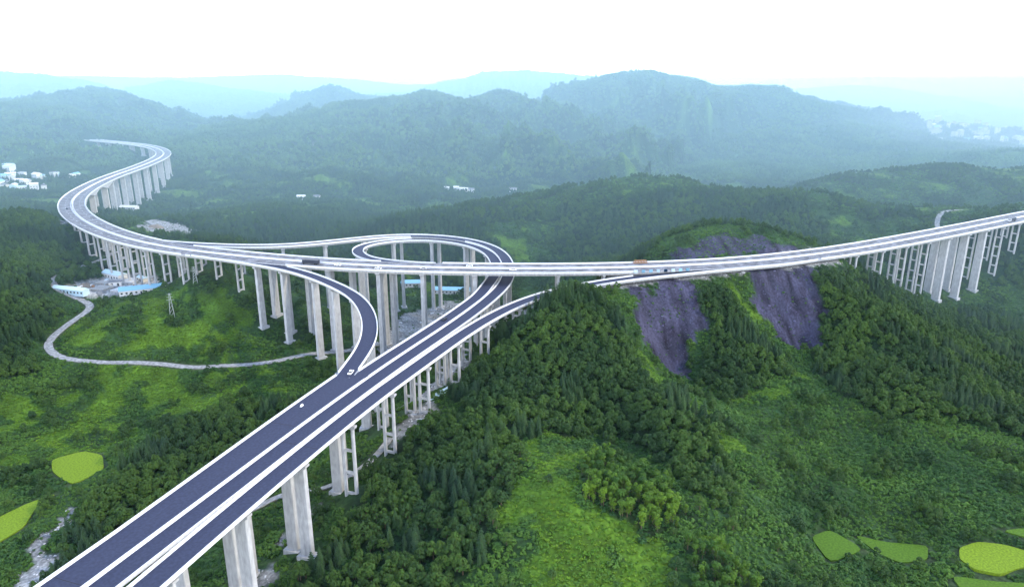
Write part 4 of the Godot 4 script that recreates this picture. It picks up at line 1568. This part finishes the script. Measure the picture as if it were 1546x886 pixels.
var under := {}
func mark_decks() -> void:
	for k in decks:
		var d: Dictionary = decks[k]
		for i in d.pts.size():
			var p: Vector3 = d.pts[i]
			var w: float = d.hw[i] + 2.5
			var y: float = p.y - d.depth[i] - 0.5
			for gx in range(int((p.x - w + 4000) / 4), int((p.x + w + 4000) / 4) + 1):
				for gz in range(int((p.z - w + 4000) / 4), int((p.z + w + 4000) / 4) + 1):
					var key := gx * 4096 + gz
					under[key] = minf(under.get(key, 1e9), y)
	for q in pier_spots:
		for gx in range(int((q.x - 5 + 4000) / 4), int((q.x + 5 + 4000) / 4) + 1):
			for gz in range(int((q.y - 5 + 4000) / 4), int((q.y + 5 + 4000) / 4) + 1):
				under[gx * 4096 + gz] = -100.0

func room(x: float, z: float) -> float:
	return under.get(int((x + 4000) / 4) * 4096 + int((z + 4000) / 4), 1e9)

# how far inside the picture a point lies: both values within 1 are in view
func in_view(p: Vector3) -> bool:
	var d := p - Vector3(0, 230, 0)
	var f := -d.y * 0.2873 - d.z * 0.9578
	var u := d.y * 0.9578 - d.z * 0.2873
	return f > 1.0 and absf(d.x) < 0.729 * f and absf(u) < 0.418 * f

func shade_of(x: float, z: float, a: Color, b: Color, spread := 0.35) -> Color:
	var t := clampf(0.5 + 0.9 * patch.get_noise_2d(x * 0.8 + 300.0, z * 0.8) + rng.randf_range(-spread, spread), 0.0, 1.0)
	return a.lerp(b, t)

const DARK := Color(0.020, 0.052, 0.015)
const MID := Color(0.050, 0.102, 0.016)
const DISTANT_A := Color(0.030, 0.072, 0.020)
const DISTANT_B := Color(0.080, 0.150, 0.026)
const FIR_A := Color(0.016, 0.044, 0.020)
const FIR_B := Color(0.036, 0.078, 0.022)
const SHRUB_A := Color(0.028, 0.078, 0.017)
const SHRUB_B := Color(0.070, 0.145, 0.020)
const GRASS_A := Color(0.070, 0.158, 0.012)
const GRASS_B := Color(0.115, 0.205, 0.012)
const BAMBOO_A := Color(0.030, 0.080, 0.012)
const BAMBOO_B := Color(0.090, 0.170, 0.012)

func grow() -> void:
	mark_decks()
	var broad := [broadleaf(101, 7.0, 30, 0.66), broadleaf(102, 8.0, 30, 0.66), broadleaf(103, 6.2, 30, 0.62)]
	var firs := [fir(111, 10.0, 11, 8), fir(112, 11.5, 12, 8)]
	var boos := [bamboo(121, 9.0, 5, 44), bamboo(122, 8.0, 5, 44)]
	layer("broadleaf_forest", broad)
	layer("fir_forest", firs)
	layer("bamboo_grove", boos)
	layer("shrubbery", [shrub(131, 44, 0.42), shrub(132, 44, 0.42), shrub(133, 36, 0.46)])
	layer("grass", [tuft(141), tuft(142), tuft(143)])
	layer("distant_forest", [far_crown(151, 44, 1.5), far_crown(152, 44, 1.9), far_crown(153, 40, 1.3)])
	rng.seed = 99
	var found := {"broadleaf_tree": [], "fir_tree": [], "bamboo_clump": []}
	# near and middle ground
	var z := -165.0
	while z > -1300.0:
		var near := z > -640.0
		var step := 1.75 if z > -430.0 else (2.2 if near else 4.0)
		var reach := -z * 0.80 + 50.0
		var x := -reach
		while x < reach:
			var px := x + rng.randf_range(-0.5, 0.5) * step
			var pz := z + rng.randf_range(-0.5, 0.5) * step
			x += step
			var k := cover_at(px, pz)
			if k == NONE or k == YARD: continue
			var y := height(px, pz)
			var free := room(px, pz) - y
			if free < 1.0: continue
			var roll := rng.randf()
			var cell := step * step
			match k:
				FOREST, FIR, BAMBOO:
					var dens := 0.105 if near else 0.045
					if k == BAMBOO: dens = 0.15
					if roll < dens * cell and free > 9.0:
						var sc := rng.randf_range(0.48, 0.98)
						if k == BAMBOO: sc *= 1.15
						var conifer := k == FIR and roll < dens * cell * 0.8 or k == FOREST and patch.get_noise_2d(px * 0.7 + 77.0, pz * 0.7) > 0.26
						var kind := "bamboo_clump" if k == BAMBOO else ("fir_tree" if conifer else "broadleaf_tree")
						var col := shade_of(px, pz, DARK, MID)
						if kind == "fir_tree": col = shade_of(px, pz, FIR_A, FIR_B)
						if kind == "bamboo_clump": col = shade_of(px, pz, BAMBOO_A, BAMBOO_B)
						found[kind].append([Vector3(px, y - 0.2, pz), sc * rng.randf_range(0.85, 1.15), sc, col])
					elif roll > 1.0 - 0.11 * cell and roll > 0.62:
						plant("shrubbery", Vector3(px, y - 0.1, pz), rng.randf_range(0.9, 1.7), rng.randf_range(0.9, 1.8), shade_of(px, pz, DARK, SHRUB_A))
				SHRUB:
					if roll < (0.003 if patch.get_noise_2d(px * 1.3 + 800.0, pz * 1.3) < 0.22 else 0.045) * cell and free > 9.0:
						var sc := rng.randf_range(0.45, 0.9)
						found["broadleaf_tree"].append([Vector3(px, y - 0.2, pz), sc, sc, shade_of(px, pz, DARK, MID)])
					elif roll < 0.86:
						var big := rng.randf_range(0.75, 1.5) * (1.0 if near else 1.5) * (1.0 + 0.5 * patch.get_noise_2d(px, pz))
						plant("shrubbery", Vector3(px, y - 0.1, pz), big, big * rng.randf_range(0.7, 1.15), shade_of(px, pz, SHRUB_A, SHRUB_B))
				MEADOW:
					if roll < 0.001 * cell and free > 9.0:
						found["broadleaf_tree"].append([Vector3(px, y - 0.2, pz), 0.6, 0.55, shade_of(px, pz, DARK, MID)])
					elif roll < 0.16 or pz > -430.0 and (px < -130.0 or px > 0.0) and fposmod(y / 1.6, 1.0) > 0.12 and fposmod(y / 1.6, 1.0) < 0.9 and roll < 0.8:
						var big := rng.randf_range(0.5, 1.1)
						plant("shrubbery", Vector3(px, y - 0.1, pz), big, big * 0.8, shade_of(px, pz, SHRUB_B, GRASS_A))
					else:
						var big := rng.randf_range(0.9, 1.5) * (1.0 if near else 1.7)
						plant("grass", Vector3(px, y - 0.05, pz), big, rng.randf_range(0.5, 1.0), shade_of(px, pz, GRASS_A, GRASS_B, 0.14) * (1.0 if px > -130.0 or pz < -430.0 else 0.75 + 0.5 * fposmod(sin(floorf(y / 1.6) * 12.9) * 43.7, 1.0)))
				SCREE, BARE, CLIFF:
					if roll < (0.012 if k != SCREE else (0.03 if pz > -482.0 else 0.12)) * cell:
						plant("shrubbery", Vector3(px, y - 0.1, pz), rng.randf_range(0.4, 1.0), rng.randf_range(0.4, 0.9), shade_of(px, pz, SHRUB_A, SHRUB_B))
		z -= step
	print("near scatter")
	# far hills: whole crowns, wider apart with distance
	z = -1300.0
	while z > -6200.0:
		var step := 7.5 if z > -1900.0 else (9.0 if z > -2700.0 else 9.0 + (-2700.0 - z) * 0.006)
		var reach := -z * 0.76 + 60.0
		var x := -reach
		while x < reach:
			var px := x + rng.randf_range(-0.5, 0.5) * step
			var pz := z + rng.randf_range(-0.5, 0.5) * step
			x += step
			var k := cover_at(px, pz)
			if k == CLIFF or k == MEADOW and rng.randf() < 0.85 or k == SHRUB and rng.randf() < 0.45: continue
			var y := height(px, pz)
			if room(px, pz) - y < 12.0: continue
			var r := step * rng.randf_range(0.42, 0.78)
			plant("distant_forest", Vector3(px, y - 0.5, pz), r, rng.randf_range(3.4, 5.6) * (1.0 if z > -2700.0 else 1.4), shade_of(px * 0.4, pz * 0.4, DISTANT_A, DISTANT_B))
		z -= step
	print("far scatter")
	# the trees that show largest stand by themselves, the others make up the forest
	var trunks := {"broadleaf_tree": [trunk_mesh(5.5, 0.22, 4, 1)], "fir_tree": [trunk_mesh(9.5, 0.2, 0, 2)], "bamboo_clump": [trunk_mesh(6.0, 0.12, 5, 3)]}
	var crowns := {"broadleaf_tree": broad, "fir_tree": firs, "bamboo_clump": boos}
	var tints := {}
	for kind in found:
		var pair: Array = {"broadleaf_tree": [DARK, MID], "fir_tree": [FIR_A, FIR_B], "bamboo_clump": [BAMBOO_A, BAMBOO_B]}[kind]
		var ms := []
		for i in 6:
			var m: StandardMaterial3D = mats.leaf.duplicate()
			var c: Color = pair[0].lerp(pair[1], i / 5.0)
			m.albedo_color = c.linear_to_srgb()
			m.resource_name = "%s_leaves" % kind
			ms.append(m)
		tints[kind] = [ms, pair]
	for kind in found:
		var all: Array = found[kind]
		all.sort_custom(func(a, b): return a[0].distance_squared_to(Vector3(0, 230, 0)) < b[0].distance_squared_to(Vector3(0, 230, 0)))
		var alone := 0
		for t in all:
			var at: Vector3 = t[0]
			if alone < 290 and in_view(at) and in_view(at + Vector3(0, 9, 0)):
				alone += 1
				var where := place_of(at)
				if kind == "bamboo_clump": where = grove_of(at)
				var pr: Array = tints[kind][1]
				var ft := clampf((t[3].g - pr[0].g) / (pr[1].g - pr[0].g), 0.0, 1.0)
				var what: String = ("tall " if t[2] > 0.82 else ("short " if t[2] < 0.64 else "")) + ("dark " if ft < 0.34 else ("light " if ft > 0.66 else "green ")) + {"broadleaf_tree": "round tree", "fir_tree": "narrow fir", "bamboo_clump": "bamboo clump"}[kind]
				var o := thing(kind, what + " " + where[0], "bamboo" if kind == "bamboo_clump" else "tree", at, rng.randf() * TAU, where[1] + {"broadleaf_tree": ", broadleaf", "fir_tree": ", firs", "bamboo_clump": ", bamboo"}[kind])
				o.scale = Vector3(t[1], t[2], t[1])
				put("trunk" if kind != "bamboo_clump" else "stem", trunks[kind][0], mats.wood, o)
				var pair: Array = tints[kind][1]
				var f := clampf((t[3].g - pair[0].g) / (pair[1].g - pair[0].g), 0.0, 1.0)
				put("crown", crowns[kind][rng.randi() % crowns[kind].size()], tints[kind][0][roundi(f * 5.0)], o)
			else:
				plant({"broadleaf_tree": "broadleaf_forest", "fir_tree": "fir_forest", "bamboo_clump": "bamboo_grove"}[kind], at, t[1], t[2], t[3])
	var about := {"broadleaf_forest": ["dark broadleaf forest covering the hills round the interchange", "forest"], "fir_forest": ["dense dark firs behind the loop and on the ridges", "forest"], "bamboo_grove": ["bamboo growing on the slope of the central hill", "bamboo"],
		"shrubbery": ["low green shrubs covering the slopes", "shrubs"], "grass": ["bright green grass and crops on the terraces and meadows", "grass"], "distant_forest": ["hazy forest covering the far mountains", "forest"]}
	var total := 0
	for k in layers:
		var holder: Node3D = null
		for e in layers[k]:
			var n: int = e.buf.size() / 16
			if n == 0: continue
			if holder == null:
				holder = thing(k, about[k][0], about[k][1])
				holder.set_meta("kind", "stuff")
			total += n
			var mm := MultiMesh.new()
			mm.transform_format = MultiMesh.TRANSFORM_3D
			mm.use_colors = true
			mm.mesh = e.mesh
			mm.instance_count = n
			mm.buffer = e.buf
			var o := MultiMeshInstance3D.new()
			o.name = {"broadleaf_forest": "trees", "fir_forest": "firs", "bamboo_grove": "bamboo", "shrubbery": "shrubs", "grass": "tufts", "distant_forest": "crowns"}[k]
			o.multimesh = mm
			o.set_meta("kind", "stuff")
			holder.add_child(o, true)
	print("copies ", total)

func grove_of(p: Vector3) -> Array:
	if p.z > -211.0 and p.x > 52.0:
		return ["in the small grove at the bottom edge, " + ("its left half" if p.x < 68.0 else "its right half"), "small grove at the bottom edge"]
	return ["in the %s %s of the grove on the central hill" % ["front" if p.z > -230.0 else ("middle" if p.z > -245.0 else "back"), "left" if p.x < 38.0 else ("centre" if p.x < 50.0 else "right")], "grove on the central hill"]

# where a tree stands, for its label and group
func place_of(p: Vector3) -> Array:
	var d := p - Vector3(0, 230, 0)
	var part := "at the foot" if p.z > -225.0 else ("low" if p.z > -265.0 else ("halfway up" if p.z > -320.0 else "high"))
	if p.x < -105.0 and p.z > -400.0:
		return [part + " in the dark wood left of the foreground road", "trees left of the foreground road"]
	if p.x < -105.0:
		return ["on the green slopes at the left behind the curved ramp", "trees on the left slopes"]
	if p.x < 6.0 and p.z > -300.0:
		return [part + " on the shaded slope " + ("close beside" if p.x < -45.0 else "right of") + " the foreground road", "trees right of the foreground road"]
	if p.x < 100.0 and p.z > -440.0:
		return [part + " on the central hill, " + ("its left flank" if p.x < 28.0 else ("its crest" if p.x < 62.0 else "its right flank")), "trees on the central hill"]
	if p.x < 180.0 and p.z > -480.0:
		return ["on the green spur between the two purple scree slopes", "trees between the scree slopes"]
	if p.z > -480.0:
		return ["on the wooded hill at the right in front of the main viaduct", "trees on the right hill"]
	return ["on the hills behind the main viaduct", "trees behind the main viaduct"]
